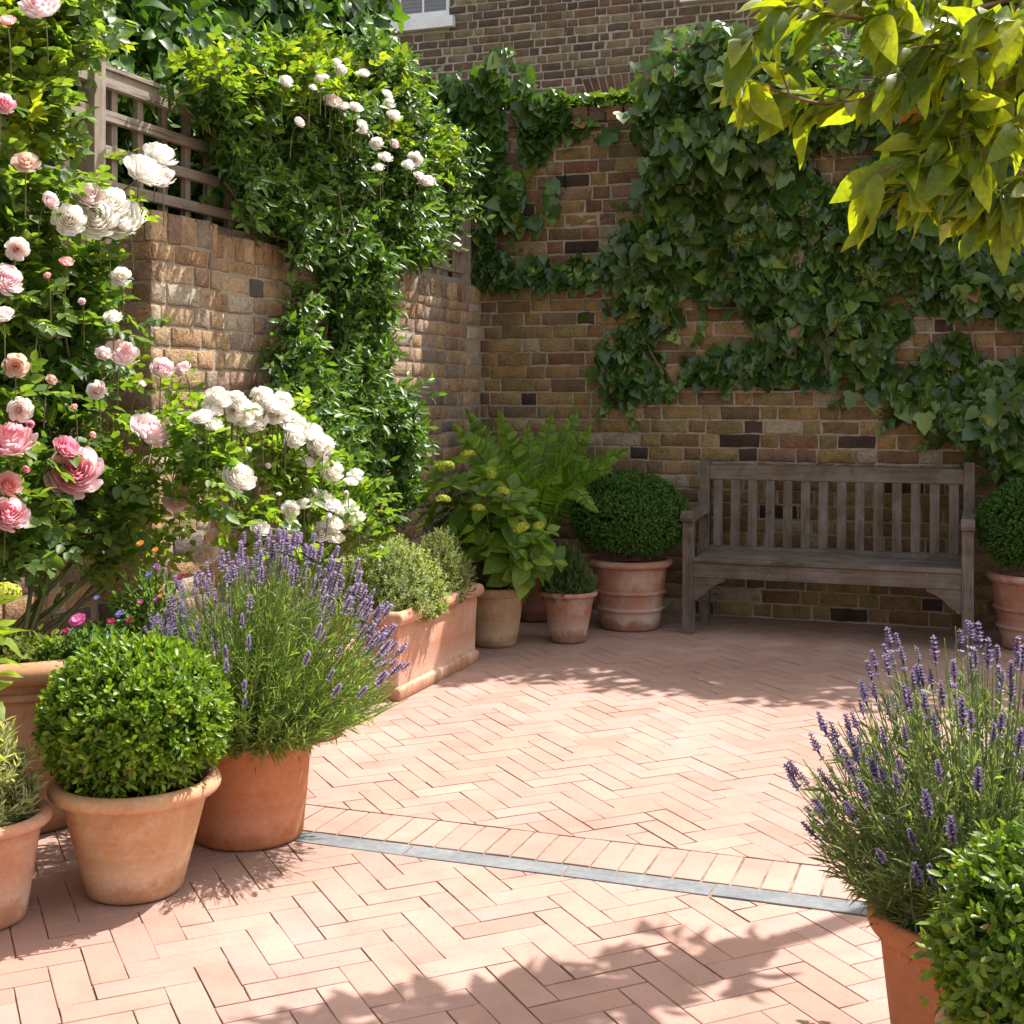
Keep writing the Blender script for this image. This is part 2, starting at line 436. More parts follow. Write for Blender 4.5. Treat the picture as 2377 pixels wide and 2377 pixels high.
def mat_glass():
    m, nt, out = new_mat('window_glass')
    t = nt.nodes.new('ShaderNodeBsdfTransparent'); g = nt.nodes.new('ShaderNodeBsdfGlossy')
    g.inputs['Roughness'].default_value = .03
    fr = nt.nodes.new('ShaderNodeFresnel'); fr.inputs[0].default_value = 1.6
    mx = nt.nodes.new('ShaderNodeMixShader')
    nt.links.new(fr.outputs[0], mx.inputs[0]); nt.links.new(t.outputs[0], mx.inputs[1]); nt.links.new(g.outputs[0], mx.inputs[2])
    nt.links.new(mx.outputs[0], out.inputs[0]); return m
M_GLASS = mat_glass()

# ------------------------------------------------------------------ camera, light, sky
cam = bpy.data.cameras.new('camera'); camo = bpy.data.objects.new('camera', cam); col.objects.link(camo)
camo.location = (0, 0, CAM_H); camo.rotation_euler = (PI / 2, 0, YAW)
cam.sensor_width = 36.0; cam.lens = F_PX / 2377 * 36.0
cam.shift_x = 0.0; cam.shift_y = (HOR - 1188.5) / 2377
cam.clip_start = .05; cam.clip_end = 500
scene.camera = camo
SUN = Vector((.365, .555, 1.0)).normalized()
sl = bpy.data.lights.new('sun', 'SUN'); sl.energy = 4.2; sl.angle = math.radians(.53); sl.color = (1.0, .96, .925)
so = bpy.data.objects.new('sun', sl); col.objects.link(so)
so.rotation_euler = SUN.to_track_quat('Z', 'Y').to_euler(); so.location = (3, 5, 12)
w = bpy.data.worlds.new('World'); scene.world = w; w.use_nodes = True
wn = w.node_tree; wn.nodes.clear()
wo = wn.nodes.new('ShaderNodeOutputWorld'); bg = wn.nodes.new('ShaderNodeBackground'); sk = wn.nodes.new('ShaderNodeTexSky')
sk.sky_type = 'NISHITA'; sk.sun_disc = False
sk.sun_elevation = math.asin(SUN.z); sk.sun_rotation = math.atan2(SUN.x, SUN.y)
sk.air_density = 1.0; sk.dust_density = 2.0; sk.ozone_density = 1.0
bg.inputs[1].default_value = .15
hs = wn.nodes.new('ShaderNodeHueSaturation'); hs.inputs['Saturation'].default_value = .42      # thin bright summer haze
wm = wn.nodes.new('ShaderNodeMix'); wm.data_type = 'RGBA'; wm.blend_type = 'MULTIPLY'; wm.inputs[0].default_value = 1.0; wm.inputs[7].default_value = (1.05, 1.0, .93, 1)
wn.links.new(sk.outputs[0], hs.inputs['Color']); wn.links.new(hs.outputs[0], wm.inputs[6]); wn.links.new(wm.outputs[2], bg.inputs[0]); wn.links.new(bg.outputs[0], wo.inputs[0])
scene.view_settings.view_transform = 'Standard'; scene.view_settings.look = 'None'
scene.view_settings.exposure = 1.19; scene.view_settings.gamma = 1.0
scene.cycles.use_denoising = True
try: scene.cycles.denoiser = 'OPENIMAGEDENOISE'
except Exception: pass
scene.cycles.max_bounces = 8; scene.cycles.diffuse_bounces = 4; scene.cycles.glossy_bounces = 3
scene.cycles.transmission_bounces = 6; scene.cycles.transparent_max_bounces = 8
scene.cycles.sample_clamp_indirect = 6.0

# ------------------------------------------------------------------ ground and paving
g = box_obj('ground', (-150, 150, -150, 150, -.4, -.05), M_EARTH); tag(g, kind='structure')
b = box_obj('paving_bed', (LR - .1, 4.5, -2.5, BW + .1, -.048, -.0045), M_BED); tag(b, kind='structure')
def clip_poly(poly, axis, lim, keep_less):
    out = []
    n = len(poly)
    for i in range(n):
        a, c = poly[i], poly[(i + 1) % n]
        ia = (a[axis] <= lim) if keep_less else (a[axis] >= lim)
        ic = (c[axis] <= lim) if keep_less else (c[axis] >= lim)
        if ia: out.append(a)
        if ia != ic:
            t = (lim - a[axis]) / (c[axis] - a[axis]); out.append(a + (c - a) * t)
    return out
PAV_V, PAV_F, PAV_C = [], {}, []
def paver(poly, colr, gap=.0031):
    poly = np.array(poly)
    if len(poly) < 3: return
    a = .5 * abs(np.sum(poly[:, 0] * np.roll(poly[:, 1], -1) - poly[:, 1] * np.roll(poly[:, 0], -1)))
    if a < 2e-4: return
    def inset(P, d):
        n = len(P); Q = []
        for i in range(n):
            e0 = P[i] - P[i - 1]; e1 = P[(i + 1) % n] - P[i]
            l0, l1 = np.linalg.norm(e0), np.linalg.norm(e1)
            if l0 < 1e-5 or l1 < 1e-5: continue
            e0, e1 = e0 / l0, e1 / l1
            n0 = np.array([-e0[1], e0[0]]); n1 = np.array([-e1[1], e1[0]])
            h = n0 + n1; k = h @ n0
            Q.append(P[i] + h * (d / max(k, .35)))
        return np.array(Q)
    P1 = inset(poly, gap / 2 + RNG.normal() * .0007)
    if len(P1) < 3: return
    P2 = inset(P1, .0012)
    if len(P2) != len(P1): return
    z = RNG.normal() * .0005; tx, ty = RNG.normal(size=2) * .0016
    c = P1.mean(0)
    def up(P, dz): return np.column_stack([P, z + dz + (P - c) @ np.array([tx, ty])])
    jit = RNG.normal(size=P1.shape) * .0009
    rings = [up(P1 + jit, -.02), up(P1 + jit, -.0014), up(P2, -.0002)]
    o = sum(len(v) for v in PAV_V); n = len(P1)
    PAV_V.append(np.vstack(rings)); PAV_C.append(np.tile(colr, (3 * n, 1)))
    for r in range(2):
        for i in range(n):
            j = (i + 1) % n
            PAV_F.setdefault(4, []).append((o + r * n + i, o + r * n + j, o + (r + 1) * n + j, o + (r + 1) * n + i))
    PAV_F.setdefault(n, []).append(tuple(o + 2 * n + i for i in range(n)))
PCOL = [(.408, .256, .207), (.413, .261, .205), (.39, .236, .187), (.428, .278, .225), (.40, .25, .207), (.408, .265, .224)]
def pcol():
    c = np.array(random.choice(PCOL)); return c * (1 + RNG.normal() * .02)
W_, L_ = .0845, .2345
def herring(ref, x0, x1, y0, y1):
    """45 degree herringbone; ref = top corner of one long joint"""
    ox = ref[0] - (L_ - W_) / math.sqrt(2); oy = ref[1]
    cx, cy = (x0 + x1) / 2, (y0 + y1) / 2
    R = np.array([[1, -1], [1, 1]]) / math.sqrt(2)
    for i in range(-30, 31):
        for j in range(-75, 76):
            base = np.array([j * W_ + i * L_, j * W_ - i * L_])
            A = np.array([(0, 0), (L_, 0), (L_, W_), (0, W_)]) + base
            B = np.array([(L_, W_ - L_), (L_ + W_, W_ - L_), (L_ + W_, W_), (L_, W_)]) + base
            for Q in (A, B):
                q = [R @ v + np.array([ox, oy]) for v in Q]
                m = np.mean(q, 0)
                if m[0] < x0 - .3 or m[0] > x1 + .3 or m[1] < y0 - .3 or m[1] > y1 + .3: continue
                for ax, lim, less in ((0, x0, False), (0, x1, True), (1, y0, False), (1, y1, True)):
                    q = clip_poly(q, ax, lim, less)
                    if len(q) < 3: break
                if len(q) >= 3: paver(q, pcol())
herring((-1.813, 3.096), LR, 3.6, .4, 3.598)
herring((-1.41, 4.977), LR, 3.6, 3.942, BW)
F_all = [np.array(v) for v in PAV_F.values()]
p = obj('brick_paving', mesh_np('brick_paving', np.vstack(PAV_V), F_all, np.vstack(PAV_C)), M_PAVER); tag(p, kind='structure')
PAV_V, PAV_F, PAV_C = [], {}, []
x = LR + .02
while x < 3.5:
    paver([np.array(v) for v in ((x, 3.702), (x + .083, 3.702), (x + .083, 3.938), (x, 3.938))], pcol(), .0065)
    x += .083
p = obj('border_paving', mesh_np('border_paving', np.vstack(PAV_V), [np.array(v) for v in PAV_F.values()], np.vstack(PAV_C)), M_PAVER); tag(p, kind='structure')
PAV_V, PAV_F, PAV_C = [], {}, []
x = -3.15
for ln in (.49, .505, .49, .505, .43, .5, .5, .5, .5, .5, .5, .5, .5):
    paver([np.array(v) for v in ((x, 3.603), (x + ln, 3.603), (x + ln, 3.697), (x, 3.697))], np.array((.30, .31, .31)), .006); x += ln
p = obj('slate_kerb', mesh_np('slate_kerb', np.vstack(PAV_V), [np.array(v) for v in PAV_F.values()], np.vstack(PAV_C)), M_SLATE); tag(p, kind='structure')

# ------------------------------------------------------------------ brickwork
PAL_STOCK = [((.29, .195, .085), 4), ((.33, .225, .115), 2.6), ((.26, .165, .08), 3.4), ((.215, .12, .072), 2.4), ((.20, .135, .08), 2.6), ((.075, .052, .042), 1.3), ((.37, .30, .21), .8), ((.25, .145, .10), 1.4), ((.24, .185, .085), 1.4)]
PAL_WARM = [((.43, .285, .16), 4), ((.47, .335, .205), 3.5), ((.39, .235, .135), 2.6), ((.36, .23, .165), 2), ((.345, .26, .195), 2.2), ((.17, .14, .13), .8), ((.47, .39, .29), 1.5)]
PAL_HOUSE = [((.145, .098, .066), 4), ((.175, .12, .078), 3), ((.115, .085, .066), 2.5), ((.175, .105, .07), 1.4), ((.23, .175, .105), 1.6), ((.18, .145, .09), 1.4)]
def pick(pal):
    cs, ws = zip(*pal)
    return np.array(random.choices(cs, ws)[0]) * (1 + RNG.normal() * .10)
def course_list(u0, u1, z0, z1, pitch=.0876, st=.228, hd=.108, jt=.0115, holes=(), lj=.045):
    out = []
    k = 0; z = z0
    while z + .03 < z1:
        zt = min(z + pitch - jt, z1)
        u = u0 - (st + hd) * random.random() * .1 - (0 if k % 2 else (st + hd) / 2 + jt) - (.03 * RNG.random())
        n = k % 2
        while u < u1:
            ln = (st if n % 2 == 0 else hd) * (1 + RNG.normal() * lj)
            a, b2 = max(u, u0 + .002), min(u + ln, u1 - .002)
            if b2 - a > .025:
                segs = [(a, b2)]
                for (h0, h1, g0, g1) in holes:
                    ns = []
                    for (p0, p1) in segs:
                        if zt <= g0 or z >= g1 or p1 <= h0 or p0 >= h1: ns.append((p0, p1)); continue
                        if p0 < h0 - .03: ns.append((p0, h0))
                        if p1 > h1 + .03: ns.append((h1, p1))
                    segs = ns
                for (p0, p1) in segs: out.append((p0, p1, z + RNG.normal() * .0016, zt + RNG.normal() * .0016))
            u += ln + jt; n += 1
        z += pitch; k += 1
    return out
def soldier_list(u0, u1, z0, z1, wd=.075, jt=.012):
    out = []; u = u0
    while u < u1 - .03:
        ln = wd * (1 + RNG.normal() * .08)
        out.append((u, min(u + ln, u1), z0 + RNG.normal() * .003, z1 + RNG.normal() * .004)); u += ln + jt
    return out
def brick_mesh(name, sets, nu=8, nv=6, rough=.0035, seed=1):
    """sets: list of (bricks, origin, udir, ndir, palette); every brick front is a worn, bulging face with a skirt"""
    Vs, Cs = [], []
    gu = np.array([0, 0, .03, .3, .5, .7, .97, 1, 1]) if nu == 8 else np.array([0, 0, .12, .5, .88, 1, 1])
    gv = np.array([0, 0, .07, .5, .93, 1, 1])
    du = np.array([-.03, -.0045, -.0004, 0, 0, 0, -.0004, -.0045, -.03]) if nu == 8 else np.array([-.03, -.005, 0, 0, 0, -.005, -.03])
    dv = np.array([-.03, -.0045, -.0004, 0, -.0004, -.0045, -.03])
    U, V = np.meshgrid(gu, gv, indexing='ij'); D = np.minimum.outer(du, np.zeros(len(dv))); D = np.minimum(np.tile(du[:, None], (1, len(dv))), np.tile(dv[None], (len(du), 1)))
    iu = np.clip(np.tile(np.arange(len(gu))[:, None], (1, len(gv))), 1, len(gu) - 2); iv = np.clip(np.tile(np.arange(len(gv))[None], (len(gu), 1)), 1, len(gv) - 2)
    for bricks, org, ud, ndv, pal in sets:
        bl = np.array(bricks)
        u = bl[:, 0, None, None] + (bl[:, 1] - bl[:, 0])[:, None, None] * U[None]
        z = bl[:, 2, None, None] + (bl[:, 3] - bl[:, 2])[:, None, None] * V[None]
        inn = np.stack([u + z * 0, z, np.zeros_like(u)], -1)
        core = inn[:, iu, iv]      # skirts follow their edge vertex
        bid = (np.arange(len(bl)) * 3.71)[:, None, None]
        q = np.stack([core[..., 0] * 26, core[..., 1] * 26, bid + 0 * u], -1)
        n1 = vnoise(q, seed); n2 = vnoise(q * 2.3 + 5, seed + 1); n3 = vnoise(q + 31, seed + 2); n4 = vnoise(q + 57, seed + 3)
        edge = ((D < 0)[None]) * 1.0
        dep = D[None] + rough * (n1 + .6 * n2) * (1 - .2 * edge) + (RNG.normal(size=len(bl)) * rough * .8)[:, None, None]
        uu = u + edge * n3 * .0065; zz = z + edge * n4 * .0060
        P = np.array(org)[None, None, None] + uu[..., None] * np.array(ud) + dep[..., None] * np.array(ndv) + zz[..., None] * np.array((0, 0, 1.0))
        Vs.append(P.reshape(-1, 3))
        cc = np.array([pick(pal) for _ in range(len(bl))])
        Cs.append(np.repeat(cc, U.size, 0))
    V = np.vstack(Vs); nb = len(V) // U.size
    a, c = U.shape
    idx = np.arange(U.size).reshape(a, c)
    Fq = np.stack([idx[:-1, :-1], idx[1:, :-1], idx[1:, 1:], idx[:-1, 1:]], -1).reshape(-1, 4)
    Fq = (Fq[None] + (np.arange(nb) * U.size)[:, None, None]).reshape(-1, 4)
    me = mesh_np(name, V, [Fq], np.vstack(Cs), smooth=True)
    return me
def block_mesh(name, blocks, pal, seed=3):
    """loose coping bricks as rounded blocks: list of (x0,x1,y0,y1,z0,z1)"""
    bm = bmesh.new(); cols = []
    for bk in blocks:
        n0 = len(bm.verts); j = RNG.normal(size=6) * .003
        add_box(bm, *(v + e for v, e in zip(bk, j)))
        cols.append(pick(pal))
    me = bpy.data.meshes.new(name)
    bmesh.ops.bevel(bm, geom=list(bm.edges), offset=.007, segments=2, profile=.6, affect='EDGES')
    bmesh.ops.recalc_face_normals(bm, faces=bm.faces)
    bm.to_mesh(me); bm.free()
    V = np.zeros(len(me.vertices) * 3, np.float32); me.vertices.foreach_get('co', V); V = V.reshape(-1, 3)
    cen = np.array([((b_[0] + b_[1]) / 2, (b_[2] + b_[3]) / 2, (b_[4] + b_[5]) / 2) for b_ in blocks])
    C = np.zeros((len(V), 4), np.float32); C[:, 3] = 1
    for s in range(0, len(V), 2000):
        d = ((V[s:s + 2000, None] - cen[None]) ** 2).sum(-1); C[s:s + 2000, :3] = np.array(cols)[d.argmin(1)]
    at = me.color_attributes.new('Col', 'FLOAT_COLOR', 'POINT'); at.data.foreach_set('color', C.ravel())
    return me

WT = 2.105     # top of the left wall
PY0, PY1 = 4.50, 4.98
left = thing('garden_wall', 'low sunlit stock brick wall with a pier carrying the wooden trellis', 'wall', (LW - .12, 6.3, 0))
lo_ = np.array(left.location)
def rel(o, root):
    o.location = Vector(o.location) - root.location; return o
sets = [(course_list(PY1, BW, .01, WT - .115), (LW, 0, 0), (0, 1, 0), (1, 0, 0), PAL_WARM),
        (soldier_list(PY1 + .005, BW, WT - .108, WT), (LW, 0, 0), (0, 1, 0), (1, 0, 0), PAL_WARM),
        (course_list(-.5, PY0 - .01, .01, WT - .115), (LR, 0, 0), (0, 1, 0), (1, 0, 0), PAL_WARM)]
rel(obj('brickwork', brick_mesh('left_brickwork', sets, seed=5, rough=.003), M_BRICK, left), left)
bm = bmesh.new(); add_box(bm, LW - .24, LW - .006, PY1 - .02, BW + .3, 0, WT - .012); add_box(bm, LR - .2, LR - .008, -.5, PY0 + .02, 0, WT - .012)
rel(bm_obj('mortar', bm, M_MORTAR, left), left)
PX = LW + .022
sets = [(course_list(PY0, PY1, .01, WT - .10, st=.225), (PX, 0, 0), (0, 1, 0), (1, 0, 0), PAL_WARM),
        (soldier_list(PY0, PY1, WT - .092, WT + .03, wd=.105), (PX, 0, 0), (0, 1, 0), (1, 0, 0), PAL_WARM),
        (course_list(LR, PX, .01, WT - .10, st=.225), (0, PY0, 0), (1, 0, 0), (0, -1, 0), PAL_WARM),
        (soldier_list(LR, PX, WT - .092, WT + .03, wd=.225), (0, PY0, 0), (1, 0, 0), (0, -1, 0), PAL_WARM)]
pier = rel(obj('pier', brick_mesh('pier', sets, seed=9, rough=.003), M_BRICK, left), left)
rel(box_obj('pier_core', (LR - .1, PX - .006, PY0 + .006, PY1 - .006, 0, WT + .02), M_MORTAR, left), left)
rel(obj('coping', block_mesh('left_coping', [(LW - .23, LW - .004, y, y + .068, WT - .06, WT - .002) for y in np.arange(PY1 + .01, BW, .078)] +
        [(LR - .19, LR + .004, y, y + .068, WT - .08, WT) for y in np.arange(-.5, PY0 - .05, .078)], PAL_WARM), M_BRICK, left), left)

BT, LEDGE = 3.26, 2.135
bx0, bx1 = LW - .3, 3.6
back = thing('garden_wall', 'tall shaded stock brick wall behind the bench with a ledge and ivy', 'wall', ((bx0 + bx1) / 2, BW + .15, 0))
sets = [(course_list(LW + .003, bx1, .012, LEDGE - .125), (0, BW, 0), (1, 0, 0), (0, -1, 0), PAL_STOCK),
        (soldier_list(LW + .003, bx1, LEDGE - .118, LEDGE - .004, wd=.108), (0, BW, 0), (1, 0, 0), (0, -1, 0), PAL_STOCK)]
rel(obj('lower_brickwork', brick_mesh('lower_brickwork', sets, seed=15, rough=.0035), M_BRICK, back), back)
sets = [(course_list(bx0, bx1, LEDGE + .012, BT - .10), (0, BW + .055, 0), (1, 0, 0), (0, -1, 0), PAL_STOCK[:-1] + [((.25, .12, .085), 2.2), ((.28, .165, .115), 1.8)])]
rel(obj('upper_brickwork', brick_mesh('upper_brickwork', sets, seed=25, rough=.0035), M_BRICK, back), back)
bm = bmesh.new(); add_box(bm, bx0, bx1, BW + .008, BW + .32, 0, LEDGE); add_box(bm, bx0 - .001, bx1 + .001, BW + .063, BW + .30, LEDGE, BT - .09)
rel(bm_obj('mortar', bm, M_MORTAR, back), back)
rel(obj('coping', block_mesh('back_coping', [(x, x + .105, BW + .03, BW + .32, BT - .088, BT + .01) for x in np.arange(bx0, bx1, .117)], [((.25, .13, .085), 3), ((.30, .16, .10), 2), ((.22, .15, .10), 2)]), M_BRICK, back), back)

# ------------------------------------------------------------------ house
hx0, hx1, hz1 = -8.5, 4.5, 8.6
wl = on_y(843, 40, HY)[0]; wr = on_y(1042, 40, HY)[0]; wz0 = on_y(950, 50, HY)[2]; sillz = on_y(950, 76, HY)[2]
w2l = on_y(1572, 10, HY)[0]
w2z0 = sillz
W_H = 1.75
wins = [(wl, wr), (w2l + .06, w2l + .06 + (wr - wl))]
house = thing('brick_house', 'dark brown brick house rising behind the garden wall with white sash windows', 'house', ((hx0 + hx1) / 2, HY + 3, 0))
holes = [(a - .005, c + .005, sillz, wz0 + W_H) for a, c in wins]
sets = [(course_list(hx0, hx1, 1.2, hz1, pitch=.0885, st=.222, hd=.107, jt=.0145, holes=holes, lj=.015), (0, HY, 0), (1, 0, 0), (0, -1, 0), PAL_HOUSE)]
rel(obj('brickwork', brick_mesh('house_brickwork', sets, nu=6, seed=35, rough=.0025), M_BRICK_DARK, house), house)
bm = bmesh.new()
add_box(bm, hx0, hx1, HY + .006, HY + .3, 0, sillz)
add_box(bm, hx0, hx1, HY + .006, HY + .3, wz0 + W_H, hz1)
xs = [hx0, wins[0][0], wins[0][1], wins[1][0], wins[1][1], hx1]
for i in (0, 2, 4): add_box(bm, xs[i], xs[i + 1], HY + .006, HY + .3, sillz, wz0 + W_H)
add_box(bm, hx0, hx1, HY + 5.5, HY + 5.8, 0, hz1); add_box(bm, hx0, hx0 + .3, HY + .3, HY + 5.5, 0, hz1); add_box(bm, hx1 - .3, hx1, HY + .3, HY + 5.5, 0, hz1)
rel(bm_obj('mortar', bm, M_MORTAR_H, house), house)
bm = bmesh.new(); add_prism(bm, [(HY - .25, hz1), (HY + 2.9, hz1 + 1.9), (HY + 6.05, hz1)], hx0 - .2, hx1 + .2)
rel(bm_obj('roof', bm, M_ROOF, house), house)
# flat gauged arch of a ground floor window, seen above the ivy
ax0, az0 = on_y(1352, 175, HY)[0], on_y(1420, 246, HY)[2]
vs = []; Vb, Cb = [], []
bm = bmesh.new(); cols_arch = []
awid = 1.35; nvo = 16
for i in range(nvo):
    t0 = i / nvo; t1 = (i + .86) / nvo
    def pt(t, top):
        s = (t - .5)
        return (ax0 + awid * .5 + s * awid * (1.0 if top else .84), az0 + (.30 if top else 0) + (.05 * (1 - 4 * s * s) if not top else .03 * (1 - 4 * s * s)))
    q = [pt(t0, 0), pt(t1, 0), pt(t1, 1), pt(t0, 1)]
    add_prism(bm, q, HY - .004, HY + .06, 'xz')
bmesh.ops.recalc_face_normals(bm, faces=bm.faces)
me = bpy.data.meshes.new('arch'); bm.to_mesh(me); bm.free()
at = me.color_attributes.new('Col', 'FLOAT_COLOR', 'POINT')
cc = np.ones((len(me.vertices), 4), np.float32)
for i in range(nvo): cc[i * 8:(i + 1) * 8, :3] = np.array((.15, .085, .06)) * (1 + RNG.normal() * .15)
at.data.foreach_set('color', cc.ravel())
rel(obj('window_arch', me, M_BRICK_DARK, house), house)
bm = bmesh.new(); add_prism(bm, [(ax0 - .012, az0 + .31), (ax0 + .09, az0 - .02), (ax0 + awid - .09, az0 - .02), (ax0 + awid + .012, az0 + .31), (ax0 + awid / 2, az0 + .34)], HY - .0015, HY + .05, 'xz')
rel(bm_obj('arch_mortar', bm, M_MORTAR_H, house), house)
for (a, c) in wins:
    zt = wz0 + W_H; y = HY + .03
    bm = bmesh.new()
    for d in ((a, a + .085, y, y + .12, wz0 - .02, zt), (c - .03, c, y, y + .12, wz0 - .02, zt), (a + .085, c - .03, y, y + .12, zt - .07, zt)): add_box(bm, *d)
    win = rel(bm_obj('window', bm, M_WHITE, house, bevel=.004), house)
    sa, sc_ = a + .087, c - .032
    def sub(o): o.location = Vector(o.location) - house.location - win.location; return o
    bm = bmesh.new(); ys = y + .04
    for d in ((sa, sc_, ys, ys + .05, wz0, wz0 + .105), (sa, sa + .05, ys, ys + .05, wz0 + .105, zt - .07), (sc_ - .03, sc_, ys, ys + .05, wz0 + .105, zt - .07), (sa + .05, sc_ - .03, ys, ys + .05, wz0 + .8, wz0 + .85)): add_box(bm, *d)
    wd_ = (sc_ - sa - .08)
    for k in (1, 2): add_box(bm, sa + .05 + wd_ * k / 3 - .011, sa + .05 + wd_ * k / 3 + .011, ys + .008, ys + .04, wz0 + .105, wz0 + .8)
    win_s = sub(bm_obj('sash', bm, M_WHITE, win, bevel=.003))
    sub(box_obj('pane', (sa + .04, sc_ - .02, ys + .022, ys + .026, wz0 + .09, zt - .08), M_GLASS, win))
    bm = bmesh.new()
    for k in range(40):
        z = wz0 + .06 + k * .042
        add_box(bm, sa + .12, sc_ - .0, ys + .16, ys + .185, z, z + .028)
    add_box(bm, sa, sc_, ys + .24, ys + .25, wz0, zt)
    sub(bm_obj('blind', bm, M_BLIND, win))
    bm = bmesh.new(); add_box(bm, a - .02, c + .075, HY - .075, HY + .09, sillz + .005, wz0 + .002)
    sub(bm_obj('sill', bm, M_WHITE, win, bevel=.008))

# ------------------------------------------------------------------ trellis
TX = -3.31
ty0 = on_x(190, 300, TX)[1]; ty1 = on_x(226, 300, TX)[1]
tz = [on_x(228, y, TX)[2] for y in (181, 267, 349, 430)]
ttop = tz[0] + .03
trel = thing('wooden_trellis', 'grey weathered square trellis fixed along the top of the left brick wall', 'trellis', (TX, 5.5, WT))
def tpart(name, boxes, m, bevel=.003, parent=None):
    bm = bmesh.new()
    for d in boxes: add_box(bm, *d)
    return rel(bm_obj(name, bm, m, trel, bevel=bevel), trel)
pw = .07
py = (ty0 + ty1) / 2
tpart('post', [(TX - .03, TX + .05, py - pw / 2, py + pw / 2, WT + .001, ttop + .05)], M_TREL[2], .004)
tpart('post_cap', [(TX - .042, TX + .062, py - pw / 2 - .012, py + pw / 2 + .012, ttop + .051, ttop + .075)], M_TREL[1], .005)
ymax = BW - .02
rails = [tz[1], tz[2], tz[3]]
step = .172
def panel(ya, yb):
    bxs = [(TX + .002, TX + .03, ya, yb, z - .022, z + .022) for z in rails]
    tpart('trellis_rails', bxs, M_TREL[1])
    n = int((yb - ya) / step); off = (yb - ya - n * step) / 2
    bxs = [(TX - .028, TX, ya + .12 + k * step - .019, ya + .12 + k * step + .019, WT + .03, ttop - .02) for k in range(n + 1) if ya + .12 + k * step < yb - .02]
    tpart('trellis_slats', bxs, M_TREL[2])
    tpart('top_rail', [(TX + .002, TX + .034, ya, yb, tz[0] - .035, tz[0] + .03)], M_TREL[1])
    tpart('cap_rail', [(TX - .035, TX + .045, ya, yb, tz[0] + .031, tz[0] + .05)], M_TREL[1])
    tpart('bottom_rail', [(TX - .032, TX + .036, ya, yb, WT + .003, WT + .045)], M_TREL[1])
panel(py + pw / 2 + .002, ymax - .09)
panel(1.6, py - pw / 2 - .002)
tpart('post', [(TX - .03, TX + .05, ymax - .085, ymax - .02, WT + .001, ttop + .03)], M_TREL[2], .004)

# ------------------------------------------------------------------ bench
bench = thing('garden_bench', 'weathered grey teak bench with slatted back against the shaded brick wall', 'bench', (-.883, 7.79, 0))
HL = .80      # half length to outside of legs
FY, RY = -.27, .24
lw = .062
def bpart(name, dims, ax, bevel=.004):
    return box_obj(name, dims, M_WOOD[ax], bench, bevel)
for s in (-1, 1):
    xa, xb = (-HL, -HL + lw) if s < 0 else (HL - lw, HL)
    bpart('leg', (xa, xb, FY, FY + lw, 0, .655), 2)
    bm = bmesh.new()
    add_prism(bm, [(RY - lw, 0), (RY, 0), (RY + .005, .42), (RY + .045, 1.0), (RY - .01, 1.0), (RY - lw, .42)], xa, xb)
    bm_obj('leg', bm, M_WOOD[2], bench, bevel=.004)
    # arm with rounded nose
    pts = [(RY - .03, .665), (RY - .03, .715), (.0, .705), (FY + .09, .688), (FY + .03, .712), (FY - .005, .716), (FY - .035, .702), (FY - .045, .676), (FY - .035, .656), (FY - .01, .648), (FY + .07, .655), (.0, .668)]
    bm = bmesh.new(); add_prism(bm, pts, xa - .004, xb + .006)
    bm_obj('armrest', bm, M_WOOD[1], bench, bevel=.005)
    bpart('side_rail', (xa + .012, xb - .012, FY + lw + .001, RY - lw - .001, .33, .405), 1)
    # curved bracket under the apron
    sx = xb if s < 0 else xa
    pr_ = [(0, 0), (.185, 0), (.182, -.018), (.15, -.026), (.112, -.045), (.082, -.075), (.06, -.10), (.03, -.112), (.022, -.13), (0, -.132)]
    pr_ = [(sx - s * (a + .0005), .328 + c) for a, c in pr_]
    bm = bmesh.new(); add_prism(bm, pr_, FY + .014, FY + .046, 'xz')
    bm_obj('bracket', bm, M_WOOD[0], bench, bevel=.002)
bpart('apron', (-HL + lw + .001, HL - lw - .001, FY + .008, FY + .052, .33, .415), 0)
for k in range(5):
    y = FY - .008 + k * .094
    bpart('seat_slat', (-HL + lw + .002, HL - lw - .002, y, y + .076, .418 + .0012 * k, .444 + .0012 * k), 0, .006)
tilt = (1.0 - .42) and .04 / .58
def back_y(z): return RY - .035 + (z - .42) * tilt
bm = bmesh.new()
add_prism(bm, [(back_y(.875) - .02, .872), (back_y(.875) + .022, .872), (back_y(.955) + .024, .962), (back_y(.955) - .022, .958)], -HL + lw + .001, HL - lw - .001)
bm_obj('top_rail', bm, M_WOOD[0], bench, bevel=.005)
bm = bmesh.new()
add_prism(bm, [(back_y(.45) - .018, .432), (back_y(.45) + .022, .432), (back_y(.47) + .022, .468), (back_y(.47) - .018, .468)], -HL + lw + .001, HL - lw - .001)
bm_obj('lower_rail', bm, M_WOOD[0], bench, bevel=.004)
for k in range(14):
    xc = (-HL + lw) + (k + .5) * (2 * (HL - lw)) / 14
    bm = bmesh.new()
    add_prism(bm, [(back_y(.47) - .0165, .469), (back_y(.47) + .006, .469), (back_y(.872) + .006, .871), (back_y(.872) - .0165, .871)], xc - .027, xc + .027)
    bm_obj('back_slat', bm, M_WOOD[2], bench, bevel=.003)

